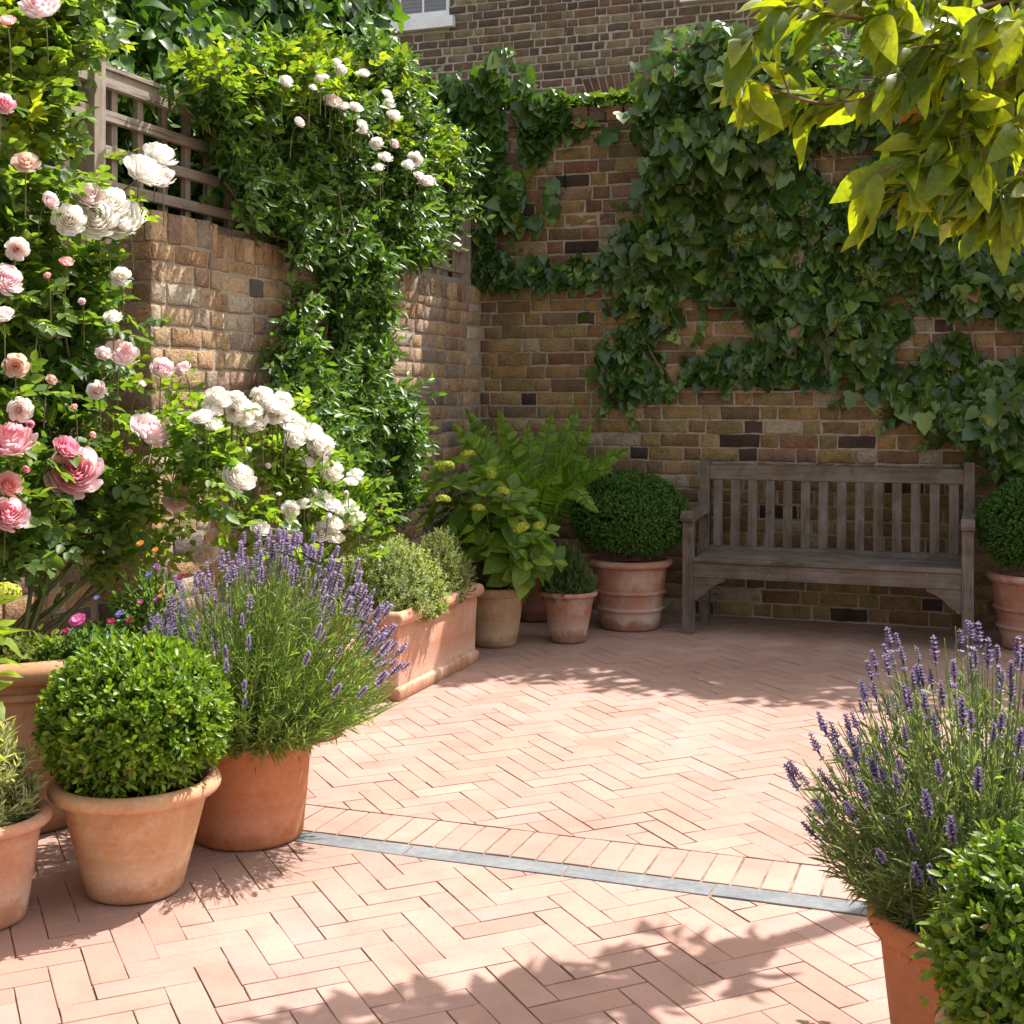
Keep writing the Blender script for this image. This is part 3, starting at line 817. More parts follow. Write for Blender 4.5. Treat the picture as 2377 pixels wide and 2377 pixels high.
# ------------------------------------------------------------------ pots
def pot(label, loc, r_b, r_t, h, mat, rim=.026, rim_h=.045, bands=(), bulge=0.0, name='terracotta_pot', soil_drop=.045, group='terracotta pots'):
    t = thing(name, label, 'flower pot', loc, random.random() * 6, group)
    sd = random.randint(0, 99)
    prof = [(0.0, .002), (r_b - .012, .002), (r_b - .003, .006), (r_b, .016)]
    n = 12
    for i in range(1, n + 1):
        f = i / n; z = .016 + (h - rim_h * .5 - .016) * f
        prof.append((r_b + (r_t - r_b) * f + bulge * math.sin(PI * f), z))
    th = .02
    prof += [(r_t - th, h - rim_h * .3), (r_t - th - .006, h - soil_drop - .05)]
    obj('body', lathe_mesh('pot_body', prof, wob=.006, seed=sd), mat, t)
    a = rim_h / 2
    rp = [(r_t - th + .002 + (0), h - a)]
    m = 14
    cx_ = r_t + rim * .25; ra = rim * .75 + .004
    rp = [(cx_ - ra - .004 + (ra + .0) * (1 - math.cos(x)) * 1.0 if False else cx_ + ra * math.cos(x), h - a + a * math.sin(x)) for x in np.linspace(-PI, PI, m * 2, endpoint=False)]
    obj('rim', lathe_mesh('pot_rim', rp, wob=.005, seed=sd, closed=True), mat, t)
    for zb in bands:
        f = (zb - .016) / (h - rim_h * .5 - .016); rb = r_b + (r_t - r_b) * f + bulge * math.sin(PI * f)
        bp = [(rb + .004 + .011 * math.cos(x), zb + .013 * math.sin(x)) for x in np.linspace(-PI, PI, 14, endpoint=False)]
        obj('band', lathe_mesh('pot_band', bp, wob=.005, seed=sd, closed=True), mat, t)
    rs = r_t - th - .003
    a_ = np.linspace(0, rs, 9)
    me = lathe_mesh('pot_soil', [(max(r, .001), h - soil_drop + .012 * (1 - r / rs)) for r in a_], 36)
    obj('soil', me, M_SOIL, t)
    return t
L_BOX1 = spot(314, 3.68); L_LAV1 = spot(577, 4.14); L_BOWL = spot(40, 4.35); L_SMALL = spot(-45, 3.46)
L_HYD = spot(1148, 7.30); L_ROS = spot(1319, 7.40); L_BOX2 = spot(1462, 7.85); L_BOX3 = spot(2401, 7.20)
L_LAV2 = spot(2268, 2.70); L_BOX4 = spot(2513, 2.20); L_FERN = spot(1240, 8.12); L_RB = spot(728, 5.35); L_EDGE = spot(-235, 2.95)
pot('pale streaked terracotta pot holding the bright clipped box ball at front left', L_BOX1, .133, .205, .318, M_TC_PALE)
pot('deep orange smooth terracotta pot under the big lavender, at the end of the slate strip', L_LAV1, .172, .197, .325, M_TC_DEEP, rim=.014, rim_h=.03)
pot('large weathered terracotta bowl with rolled rim holding the climbing pink rose', L_BOWL, .27, .385, .57, M_TC_OLD, rim=.05, rim_h=.07, bulge=.02, bands=(.46,), soil_drop=.05)
pot('small tapered terracotta pot of silvery leaves cut off by the left edge', L_SMALL, .115, .155, .285, M_TC_PINK, rim=.02, rim_h=.035)
pot('plain buff clay pot under the hydrangea beside the long planter', L_HYD, .123, .168, .33, M_TC_BUFF, rim=.012, rim_h=.05)
pot('small lime-stained terracotta pot with rosemary standing before the banded pot', L_ROS, .100, .148, .288, M_TC_LIME, rim=.014, rim_h=.03)
pot('banded terracotta pot with a dark box ball left of the bench', L_BOX2, .178, .225, .415, M_TC_LIME, rim=.026, rim_h=.045, bands=(.125, .225))
pot('banded terracotta pot with a box ball right of the bench', L_BOX3, .172, .225, .415, M_TC_LIME, rim=.026, rim_h=.045, bands=(.125, .225))
pot('smooth orange terracotta pot under the lavender at lower right', L_LAV2, .165, .197, .325, M_TC_DEEP, rim=.018, rim_h=.05)
pot('terracotta pot holding the box ball in the bottom right corner', L_BOX4, .133, .205, .318, M_TC_PALE)
pot('dark maroon pot holding the fern, half hidden behind the rosemary pot', L_FERN, .12, .15, .36, M_TC_RED, rim=.012)
pot('pale clay pot of the white rose bush, hidden behind the big lavender', L_RB, .12, .155, .38, M_TC_PINK)
pot('clay pot under the green hydrangea just outside the left edge', L_EDGE, .11, .14, .28, M_TC_PALE)
L_FERN2 = (.72, 7.78, 0)
pot('dark pot under the fern reaching in behind the right box ball', L_FERN2, .12, .15, .36, M_TC_RED, rim=.012)

# long rectangular planter
plx0, plx1, ply0, ply1, plh = -2.93, -2.505, 5.40, 6.385, .405
plan = thing('terracotta_planter', 'long rectangular terracotta planter with rolled rim, full of silvery herbs', 'planter', ((plx0 + plx1) / 2, (ply0 + ply1) / 2, 0))
def rect_ring(hx, hy, z, rc=.012, n=3):
    pts = []
    for sx, sy, a0 in ((1, 1, 0), (-1, 1, PI / 2), (-1, -1, PI), (1, -1, 1.5 * PI)):
        for k in range(n + 1):
            a = a0 + k * PI / 2 / n
            pts.append((sx * (hx - rc) + rc * math.cos(a), sy * (hy - rc) + rc * math.sin(a), z))
    return np.array(pts)
def rect_loft(name, prof, hx, hy, mat, parent, cap=False, closed=False):
    rings = [rect_ring(hx + d, hy + d, z) for d, z in prof]
    V = np.vstack(rings); n = len(rings[0]); m = len(rings)
    idx = np.arange(m * n).reshape(m, n); rows = np.arange(m if closed else m - 1)
    A, B = idx[rows], idx[(rows + 1) % m]
    Fq = np.stack([A, np.roll(A, -1, 1), np.roll(B, -1, 1), B], -1).reshape(-1, 4)
    fs = [Fq]
    if cap: fs.append(idx[:1][:, ::-1])
    V = V + np.column_stack([vnoise(V * 4, 3), vnoise(V * 4 + 9, 4), 0 * V[:, 0]]) * .002
    me = mesh_np(name, V, fs, smooth=True)
    o = obj(name, me, mat, parent)
    md = o.modifiers.new('edges', 'EDGE_SPLIT'); md.split_angle = math.radians(50)
    return o
hx, hy = (plx1 - plx0) / 2, (ply1 - ply0) / 2
rect_loft('body', [(-.003, .002), (-.001, .006), (0, .045), (-.004, .055), (-.016, .062), (-.012, .20), (-.006, .345), (-.03, .37), (-.032, .33)], hx, hy, M_TC_PINK, plan, cap=True)
rp = [(-.004 + .026 * math.cos(x) * (1.0), .372 + .033 * math.sin(x)) for x in np.linspace(-PI, PI, 18, endpoint=False)]
rect_loft('rim', rp, hx, hy, M_TC_PINK, plan, closed=True)
bm = bmesh.new(); add_box(bm, -hx + .02, hx - .02, -hy + .02, hy - .02, .25, .355); bm_obj('soil', bm, M_SOIL, plan)

# ------------------------------------------------------------------ plants
def world_mesh(name, parts, mat, root, smooth=True):
    """leaf parts given in garden coordinates, stored relative to the plant's root"""
    o = np.array(root.location)
    parts = [(V - o, T, C) for V, T, C in parts]
    return obj(name, leaf_mesh(name, parts, smooth), mat, root)
def world_tubes(name, lst, mat, root, seg=6):
    o = np.array(root.location)
    return obj(name, tubes_mesh(name, [(np.array(p) - o, r) for p, r in lst], seg), mat, root)

# clipped box balls ------------------------------------------------
def box_ball_parts(rx, rz, n, leaf, c_dark, c_lite, seed):
    m = n
    d = nrm(rnd(m)); d = d[d[:, 2] > -.82]; m = len(d)
    bump = 1 + .06 * vnoise(d * 3.6 + seed, seed) + .035 * vnoise(d * 9 + seed, seed + 1) + RNG.normal(size=m) * .026
    B = d * np.array([rx, rx, rz]) * bump[:, None] * .93
    nn = nrm(d / np.array([rx, rx, rz]))
    dirs = nn + np.array([0, 0, .35]) + rnd(m, .33)
    P, D, N, t = shoots(B, dirs, 8, leaf * 1.9 * (1 + .25 * RNG.normal(size=m)), 58, 14, opposite=True)
    k = len(P)
    fr = np.repeat(RNG.random(m), 8)
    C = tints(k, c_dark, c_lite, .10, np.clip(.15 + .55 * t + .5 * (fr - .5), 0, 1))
    tan = RNG.random(k) < .012; C[tan] = (.30, .22, .09)
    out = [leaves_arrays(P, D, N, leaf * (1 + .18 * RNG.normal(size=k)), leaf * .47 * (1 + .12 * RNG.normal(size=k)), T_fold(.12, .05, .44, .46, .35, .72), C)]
    # sparser inner leaves
    d2 = nrm(rnd(m // 2)); d2 = d2[d2[:, 2] > -.9]
    B2 = d2 * np.array([rx, rx, rz]) * (.74 + .12 * RNG.random((len(d2), 1)))
    P, D, N, t = shoots(B2, d2 + rnd(len(d2), .6), 6, leaf * 2, 60, 20)
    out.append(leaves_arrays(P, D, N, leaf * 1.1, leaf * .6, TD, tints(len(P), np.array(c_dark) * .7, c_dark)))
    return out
def box_ball(label, loc, cz, rx, rz, n, leaf, c0, c1, seed, me=None):
    t = thing('box_topiary', label, 'box ball', (loc[0], loc[1], cz - rz * .9), 0, 'clipped box balls in pots')
    off = rz * .9
    parts = box_ball_parts(rx, rz, n, leaf, c0, c1, seed)
    parts = [(V + np.array([0, 0, off]), T, C) for V, T, C in parts]
    o = obj('foliage', leaf_mesh('box_foliage', parts), M_GLOSS, t)
    tw = []
    for i in range(60):
        d = nrm(rnd(1))[0]; d[2] = abs(d[2]) * .9 + .1
        tip = d * np.array([rx, rx, rz]) * .8 + np.array([0, 0, off])
        if i % 2: tip[2] -= rz * .5
        tw.append((smooth_path([(0, 0, -.02), tip * .5 + np.array([0, 0, .02]), tip], 6), np.linspace(.009, .0025, 7)[:7]))
    tw = [(p, np.linspace(.009, .0025, len(p))) for p, r in tw]
    obj('branches', tubes_mesh('box_branches', tw, 5), M_BARK, t)
    return t
box_ball('bright yellow-green box ball in the pale pot, beside the orange lavender pot', L_BOX1, .480, .222, .178, 3000, .0235, (.04, .125, .010), (.22, .37, .03), 1)
box_ball('broad dark green box ball with tiny leaves between fern and bench', L_BOX2, .665, .335, .25, 6200, .015, (.035, .105, .016), (.085, .21, .03), 2)
box_ball('dark box ball pressed against the right arm of the bench', L_BOX3, .665, .28, .24, 4600, .016, (.035, .105, .016), (.085, .21, .03), 3)
box_ball('box ball with large glossy leaves in the bottom right corner', L_BOX4, .438, .193, .188, 2200, .026, (.04, .11, .012), (.19, .31, .03), 4)

# lavender ---------------------------------------------------------
def spike_mesh(name, seed, c0, c1, ln=.05):
    r = np.random.default_rng(seed)
    Ps, Ds, Ns, Ls = [], [], [], []
    k = 0
    for z in list(np.linspace(0, ln * .8, 5)) + [-.012 - .01 * r.random()]:
        ww = .0068 * (1 - .45 * max(z, 0) / ln) * (.8 if z < 0 else 1)
        for a in range(9):
            az = a * 2 * PI / 9 + k * .35 + r.normal() * .15; el = .45 + .5 * r.random()
            d = np.array([math.cos(az) * math.cos(el), math.sin(az) * math.cos(el), math.sin(el)])
            Ps.append(np.array([0, 0, z]) + d * ww * .25); Ds.append(d); Ns.append(np.cross(d, (-math.sin(az), math.cos(az), .2))); Ls.append(ww * (1.5 + .5 * r.random()))
        k += 1
    for a in range(4):
        d = np.array([r.normal() * .3, r.normal() * .3, 1.0]); Ps.append(np.array([0, 0, ln * .82])); Ds.append(nrm(d)); Ns.append(np.array([1.0, r.normal(), 0])); Ls.append(.009)
    n = len(Ps); f = r.random((n, 1))
    C = np.array(c0) * (1 - f) + np.array(c1) * f
    V, T, C = leaves_arrays(np.array(Ps), np.array(Ds), np.array(Ns), np.array(Ls), np.array(Ls) * .62, T_fold(.3, .1), C)
    # calyx core
    cv, cf = tube_arrays([(0, 0, -.015), (0, 0, 0), (0, 0, ln * .5), (0, 0, ln * .92)], [.0008, .003, .0032, .0012], 5)
    o = len(V); tri = np.vstack([cf[:, [0, 1, 2]], cf[:, [0, 2, 3]]])
    return mesh_np(name, np.vstack([V, cv]), [np.vstack([T, tri + o])], np.vstack([C, np.tile(np.array(c0) * .6, (len(cv), 1))]), smooth=True)
SPK = [spike_mesh('lavender_spike', s, (.33, .255, .44), (.60, .50, .68), .036 + .006 * s) for s in range(3)]
SPK_D = [spike_mesh('dark_lavender_spike', s + 9, (.20, .15, .27), (.47, .385, .57), .034 + .006 * s) for s in range(3)]
def lavender(label, loc, z0, n_stem, spikes, n_leaf, lean, reach, hgt, c_leaf, meshes, n_flower, base_r, seed, front_skip=.75, wid=.0032, thmax=76):
    r = np.random.default_rng(seed)
    t = thing('lavender_plant', label, 'lavender', (loc[0], loc[1], z0), 0, 'lavender plants in pots')
    stems, tips, tdir = [], [], []
    cam_dir = nrm(np.array([-loc[0], -loc[1], 0.0]))
    for i in range(n_stem):
        az = r.random() * 2 * PI
        th = math.radians(thmax) * (r.random() ** .6)
        d = np.array([math.cos(az) * math.sin(th), math.sin(az) * math.sin(th), math.cos(th)])
        R = (1 / math.sqrt((math.sin(th) / reach) ** 2 + (math.cos(th) / hgt) ** 2)) * (.86 + .2 * r.random())
        tip = d * R + np.array(lean) * (R / hgt)
        b = np.array([math.cos(az), math.sin(az), 0]) * base_r * (r.random() ** .6) * (.3 + math.sin(th))
        mid = b * .9 + (tip - b) * .5 + np.array([0, 0, -.05 * R * math.sin(th)])
        path = smooth_path([b, mid, tip], 8)
        stems.append((path, np.linspace(.0017, .0010, len(path)))); tips.append(path[-1]); tdir.append(nrm(nrm(path[-1] - path[-2]) + np.array([0, 0, .25])))
    obj('stems', tubes_mesh('lavender_stems', stems, 4, C=np.array(c_leaf) * 1.15), M_LEAF, t)
    # narrow leaves: along the stems (lower 60 %) and a dense basal mound
    PP, DD, NN = [], [], []
    per = max(1, n_leaf // n_stem)
    for path, _ in stems:
        f = r.random(per) ** 1.0 * .86
        k = np.clip((f * (len(path) - 1)).astype(int), 0, len(path) - 2)
        fr = f * (len(path) - 1) - k
        p = path[k] + (path[k + 1] - path[k]) * fr[:, None]
        ax = nrm(path[k + 1] - path[k]); PP.append(p)
        DD.append(nrm(ax * .9 + r.normal(size=(per, 3)) * .42)); NN.append(nrm(r.normal(size=(per, 3)) * .6 + np.array([0, 0, 1])))
    P, D, N = np.vstack(PP), np.vstack(DD), np.vstack(NN); m = len(P)
    L = .036 + .022 * r.random(m)
    C = tints(m, np.array(c_leaf) * .65, np.array(c_leaf) * 1.35, .12)
    parts = [leaves_arrays(P, D, N, L, wid * (1 + .25 * r.normal(size=m)), T_fold(.05, .18), C)]
    # skirt of leaves over the pot rim
    m = n_leaf // 6; az = r.random(m) * 2 * PI; rr = base_r * (.4 + .85 * r.random(m))
    P = np.column_stack([np.cos(az) * rr, np.sin(az) * rr, .0 + .10 * r.random(m)])
    D = np.column_stack([np.cos(az), np.sin(az), .15 + .7 * r.normal(size=m)]) + r.normal(size=(m, 3)) * .5
    parts.append(leaves_arrays(P, nrm(D), nrm(r.normal(size=(m, 3)) * .5 + np.array([0, 0, 1])), .05 + .02 * r.random(m), wid * 1.15, T_fold(.05, .25), tints(m, np.array(c_leaf) * .6, np.array(c_leaf) * 1.2)))
    obj('leaves', leaf_mesh('lavender_leaves', parts), M_LEAF, t)
    # flower spikes; front-facing stems mostly carry none
    cand = [i for i in range(n_stem) if not ((tips[i] @ cam_dir) > .18 * reach and r.random() < front_skip) and tips[i][2] > .30 * hgt]
    r.shuffle(cand); cand = cand[:n_flower]
    vis = sorted(cand, key=lambda i: -(tips[i] @ cam_dir * .6 + tips[i][2] * .5))
    solo, rest = vis[:100], vis[100:]
    for i in solo:
        o = bpy.data.objects.new('flower_spike', meshes[i % len(meshes)]); link(o, t)
        if not o.data.materials: o.data.materials.append(M_PETAL)
        o.location = tips[i]; s = .68 + .42 * r.random(); o.scale = (s, s, s)
        o.rotation_euler = Vector(tdir[i]).to_track_quat('Z', 'Y').to_euler()
    if rest:
        Vs, Fs, Cs, off = [], [], [], 0
        for i in rest:
            me = meshes[i % len(meshes)]
            V = np.zeros(len(me.vertices) * 3, np.float32); me.vertices.foreach_get('co', V); V = V.reshape(-1, 3)
            Tn = np.zeros(len(me.loops), np.int32); me.loops.foreach_get('vertex_index', Tn)
            Cc = np.zeros(len(V) * 4, np.float32); me.color_attributes['Col'].data.foreach_get('color', Cc)
            Rm = np.array(Vector(tdir[i]).to_track_quat('Z', 'Y').to_matrix()); s = .68 + .42 * r.random()
            Vs.append((V * s) @ Rm.T + tips[i]); Fs.append(Tn.reshape(-1, 3) + off); Cs.append(Cc.reshape(-1, 4)[:, :3]); off += len(V)
        o = obj('flower_spikes', mesh_np('lavender_spikes', np.vstack(Vs), [np.vstack(Fs)], np.vstack(Cs), True), M_PETAL, t)
        o['kind'] = 'stuff'
    return t
lean1 = np.array([.06, .015, 0])
lavender('broad lavender with many pale purple spikes spilling from the deep orange pot', L_LAV1, .30, 900, 0, 19000, (.10, .0, .0), .43, .61, (.19, .29, .085), SPK, 460, .16, 21, .80, .0042)
lavender('leggy lavender with dark purple spikes in the pot at lower right', L_LAV2, .30, 400, 0, 15500, (-.02, .05, 0), .385, .565, (.16, .225, .10), SPK_D, 185, .15, 22, .3, .0050, 68)

# rosemary, thyme and silver herbs ---------------------------------
def herb(name, label, cat, loc, z0, rx, ry, h, n, leaf, wdt, c0, c1, k=12, ang=50, seed=1, up=.9, mat=None, stems=True, jit=.3):
    t = thing(name, label, cat, (loc[0], loc[1], z0))
    d = nrm(rnd(n)); d[:, 2] = np.abs(d[:, 2])
    rad = (.35 + .65 * RNG.random(n) ** .4)
    bump = 1 + .14 * vnoise(d * 3.1 + seed, seed)
    T_ = d * np.array([rx, ry, h]) * (rad * bump)[:, None]
    dirs = nrm(d * np.array([1, 1, .6]) + np.array([0, 0, up]) + rnd(n, jit))
    ln = leaf * 3.2 * (1 + .3 * RNG.normal(size=n))
    B = T_ - dirs * ln[:, None]
    B[:, 2] = np.maximum(B[:, 2], -.01)
    P, D, N, tt = shoots(B, dirs, k, ln, ang, 14)
    m = len(P)
    C = tints(m, c0, c1, .12, np.clip(.2 + .6 * tt, 0, 1))
    obj('foliage', leaf_mesh(name + '_leaves', [leaves_arrays(P, D, N, leaf * (1 + .2 * RNG.normal(size=m)), wdt * (1 + .2 * RNG.normal(size=m)), TF if leaf > .015 else TD, C)]), mat or M_LEAF, t)
    st = []
    for i in range(min(n, 140)):
        b0 = np.array([T_[i, 0] * .25, T_[i, 1] * .25, -.005]); tip = B[i] + dirs[i] * ln[i] * .9
        st.append((smooth_path([b0, (b0 + tip) / 2 + np.array([0, 0, .02]), tip], 6), np.linspace(.003, .0012, 7)))
    st = [(p_, np.linspace(.003, .0012, len(p_))) for p_, r_ in st]
    obj('stems', tubes_mesh(name + '_stems', st, 4), M_CANE, t)
    return t
herb('rosemary_plant', 'dark needle-leaved rosemary in the small lime-stained pot', 'rosemary', L_ROS, .245, .165, .165, .29, 480, .026, .0048, (.05, .10, .035), (.13, .21, .075), k=16, ang=48, seed=3)
herb('curry_plant', 'silvery needle-leaved plant in the small pot at the left edge', 'herb', L_SMALL, .24, .15, .15, .30, 420, .03, .006, (.20, .26, .12), (.44, .50, .28), k=14, ang=46, seed=4)
pcx = (plx0 + plx1) / 2
herb('thyme_plant', 'wide pale green mound of herbs filling the front of the long planter', 'herb', (pcx + .03, 5.68, 0), .35, .27, .35, .38, 2000, .016, .0078, (.12, .20, .06), (.36, .44, .20), k=12, ang=62, seed=5)
herb('oregano_plant', 'yellow-green herb hanging over the near rim of the long planter', 'herb', (plx1 - .10, 5.72, 0), .34, .17, .25, .20, 520, .02, .0125, (.12, .20, .03), (.36, .44, .14), k=9, ang=65, seed=6)
herb('santolina_plant', 'grey feathery herb at the far end of the long planter', 'herb', (pcx + .09, 6.13, 0), .35, .18, .24, .36, 700, .022, .0045, (.10, .15, .06), (.27, .33, .18), k=14, ang=45, seed=7)

# fern -------------------------------------------------------------
def frond(base, tip, sag, width, c0, c1, n=34, roll=0.0):
    base, tip = np.array(base, float), np.array(tip, float)
    ln = np.linalg.norm(tip - base)
    mid = base * .45 + tip * .55 + np.array([0, 0, sag])
    path = smooth_path([base, mid, tip], 30)
    k = len(path)
    f = np.linspace(.16, .995, n)
    idx = f * (k - 1); i0 = np.clip(idx.astype(int), 0, k - 2); fr = (idx - i0)[:, None]
    p = path[i0] + (path[i0 + 1] - path[i0]) * fr
    ax = nrm(path[i0 + 1] - path[i0])
    side = nrm(np.cross(ax, np.array([.12, -.85, .5]) + rnd(1, .12)))
    upv = np.cross(side, ax)
    prof = np.minimum(1, (f - .10) / .22) * (1 - np.clip((f - .4) / .62, 0, 1) ** 1.3) + .03
    parts = []
    for s in (-1, 1):
        D = nrm(side * s + ax * .42 - np.array([0, 0, .10]) + RNG.normal(size=(n, 3)) * .05)
        L = width * prof * (1 + .06 * RNG.normal(size=n))
        parts.append(leaves_arrays(p, D, upv + RNG.normal(size=(n, 3)) * .12, L, np.full(n, ln / n * .98), T_fold(.03, .16, .52, .34, .12, .6), tints(n, c0, c1, .1)))
    tv, tq = tube_arrays(path, np.linspace(.0042, .001, k), 5)
    tri = np.vstack([tq[:, [0, 1, 2]], tq[:, [0, 2, 3]]])
    parts.append((tv, tri, np.tile(np.array((.10, .13, .03)), (len(tv), 1))))
    return parts
def fern(label, loc, z0, tips, c0, c1, widths=.13):
    t = thing('fern', label, 'fern', (loc[0], loc[1], z0), 0)
    for (tp, sag, wd, roll) in tips:
        b = np.array([loc[0], loc[1], z0]) + rnd(1, .02)[0] * np.array([1, 1, 0])
        parts = frond(b, tp, sag, wd, c0, c1, roll=roll)
        world_mesh('frond', parts, M_THIN, t)
    return t
FZ = 8.0
tl = []
for (x, y, Z, sag, wd, roll) in ((1052, 985, 7.75, .10, .125, .6), (1082, 948, 8.25, .08, .12, .5), (1158, 955, 7.95, .06, .13, .7), (1225, 985, 8.05, .06, .12, .4), (1340, 952, 8.2, .08, .14, .7), (1372, 990, 7.9, .10, .14, .8), (1458, 1042, 7.8, .16, .15, .9), (1388, 1188, 7.2, .26, .10, .9),
                                 (1300, 1120, 7.4, .22, .11, .8), (1100, 1010, 7.9, .12, .12, .5), (1280, 965, 8.1, .1, .13, .6), (1420, 1090, 7.6, .2, .13, .9), (1330, 1060, 7.6, .2, .12, .8), (1190, 1080, 7.5, .15, .11, .4), (1120, 1090, 7.7, .16, .11, .3), (1285, 1040, 8.3, .1, .12, .5)):
    tl.append((at_depth(x, y, Z), sag, wd, roll))
fern('large green fern with arching fronds in the corner behind the hydrangea', L_FERN, .34, tl, (.10, .23, .03), (.22, .40, .055))
tl = []
for (x, y, Z, sag, wd) in ((2300, 1035, 7.5, .14, .12), (2420, 930, 7.6, .1, .12), (2520, 900, 7.8, .1, .12), (2640, 950, 7.6, .12, .12), (2560, 1000, 7.1, .2, .12), (2700, 1050, 7.4, .15, .12)):
    tl.append((at_depth(x, y, Z), sag, wd, .5))
fern('fern with one bright frond tip showing at the right edge above the box ball', L_FERN2, .34, tl, (.06, .16, .02), (.12, .25, .035))

# hydrangea --------------------------------------------------------
def hyd_head(name, r, c0, c1, seed):
    rr = np.random.default_rng(seed); n = 420
    d = nrm(rr.normal(size=(n, 3))); d = d[d[:, 2] > -.25]; n = len(d)
    P = d * np.array([r, r, r * .62]) * (.86 + .16 * rr.random((n, 1)))
    D = nrm(np.cross(d, rr.normal(size=(n, 3))))
    return leaf_mesh(name, [leaves_arrays(P - D * .006, D, d, np.full(n, .014), np.full(n, .012), TF, tints(n, c0, c1)), leaves_arrays(P - np.cross(D, d) * .006, np.cross(D, d), d, np.full(n, .014), np.full(n, .012), TF, tints(n, c0, c1))])
HH = [hyd_head('hydrangea_head', .06, (.50, .55, .05), (.74, .76, .16), s) for s in range(2)]
def hydrangea(label, loc, z0, tips, heads, leaf, c0, c1, n_whorl=5, group=None, fill=0, bounds=None):
    t = thing('hydrangea', label, 'hydrangea', (loc[0], loc[1], z0), 0, group)
    o = np.array((loc[0], loc[1], z0))
    st, parts = [], []
    for tp in tips:
        tp = np.array(tp)
        b = o + rnd(1, .025)[0] * np.array([1, 1, 0])
        path = smooth_path([b, b * .5 + tp * .5 + np.array([0, 0, .05]), tp], 8)
        st.append((path, np.linspace(.005, .003, len(path))))
        ax = nrm(path[-1] - path[-3])
        ax = nrm(ax + np.array([0, 0, .6]))
        for lev, (back, sc, ang) in enumerate(((0, .75, 50), (.05, 1.0, 72), (.12, 1.05, 92))):
            p0 = path[max(0, int(len(path) * (1 - back * 2.2)) - 1)]
            u = nrm(np.cross(ax, nrm(rnd(1)[0]))); v = np.cross(ax, u)
            for k in range(n_whorl - 1):
                az = k * 2 * PI / (n_whorl - 1) + lev * .8 + RNG.normal() * .25; a = math.radians(ang + RNG.normal() * 12)
                pv = u * math.cos(az) + v * math.sin(az)
                D = ax * math.cos(a) + pv * math.sin(a) + np.array([0, 0, -.12]); N = ax * math.sin(a) - pv * math.cos(a) * .9
                s = leaf * sc * (1 + .15 * RNG.normal())
                parts.append(leaves_arrays((p0 + pv * .012)[None], D[None], N[None], s, s * .66, TB, tints(1, c0, c1)))
    world_mesh('leaves', parts, M_THIN, t)
    world_tubes('stems', st, M_CANE, t)
    for tp in heads:
        h = bpy.data.objects.new('flower_head', random.choice(HH)); link(h, t)
        if not h.data.materials: h.data.materials.append(M_PETAL)
        h.location = np.array(tp) - o; s = .5 + .3 * random.random(); h.scale = (s, s, s); h.rotation_euler = (RNG.normal() * .3, RNG.normal() * .3, random.random() * 6)
    return t
ht = []
for (x, y) in ((1015, 1110), (1075, 1075), (1140, 1095), (985, 1165), (1050, 1150), (1125, 1150), (1190, 1140), (1000, 1215), (1080, 1210), (1160, 1205), (1225, 1200), (1265, 1235), (1045, 1265), (1120, 1270), (1200, 1270), (1255, 1290), (1150, 1320), (1220, 1330), (1080, 1310), (1025, 1190), (1170, 1245), (1260, 1330), (1205, 1365), (1110, 1340), (1040, 1090), (1100, 1120), (1160, 1120), (1220, 1165), (1010, 1140), (1075, 1180), (1140, 1190), (1195, 1180), (1240, 1255), (1185, 1310), (1230, 1300), (1065, 1240), (1285, 1300)):
    ht.append(at_depth(x, y, 6.98 + .42 * random.random()))
hd_ = [at_depth(x, y, Z) for x, y, Z in ((1085, 1056, 7.05), (1036, 1084, 6.92), (1140, 1100, 7.0), (1210, 1226, 6.8), (1250, 1220, 6.85), (1028, 1160, 6.88), (1168, 1140, 6.9), (1110, 1180, 6.85))]
hydrangea('leafy hydrangea with lime green flower heads between planter and fern', L_HYD, .30, ht, hd_, .13, (.08, .19, .03), (.20, .34, .05))
et = [at_depth(x, y, Z) for x, y, Z in ((-20, 1405, 2.95), (-60, 1480, 2.9), (-90, 1560, 2.85), (-150, 1380, 3.0), (-210, 1420, 2.9), (-170, 1520, 2.85), (-260, 1560, 2.9), (-20, 1480, 3.0), (-40, 1570, 2.95))]
hydrangea('yellow-green hydrangea with broad leaves reaching in at the left edge', L_EDGE, .25, et, [at_depth(8, 1378, 2.92), at_depth(-120, 1330, 2.95)], .10, (.10, .19, .02), (.22, .33, .04))

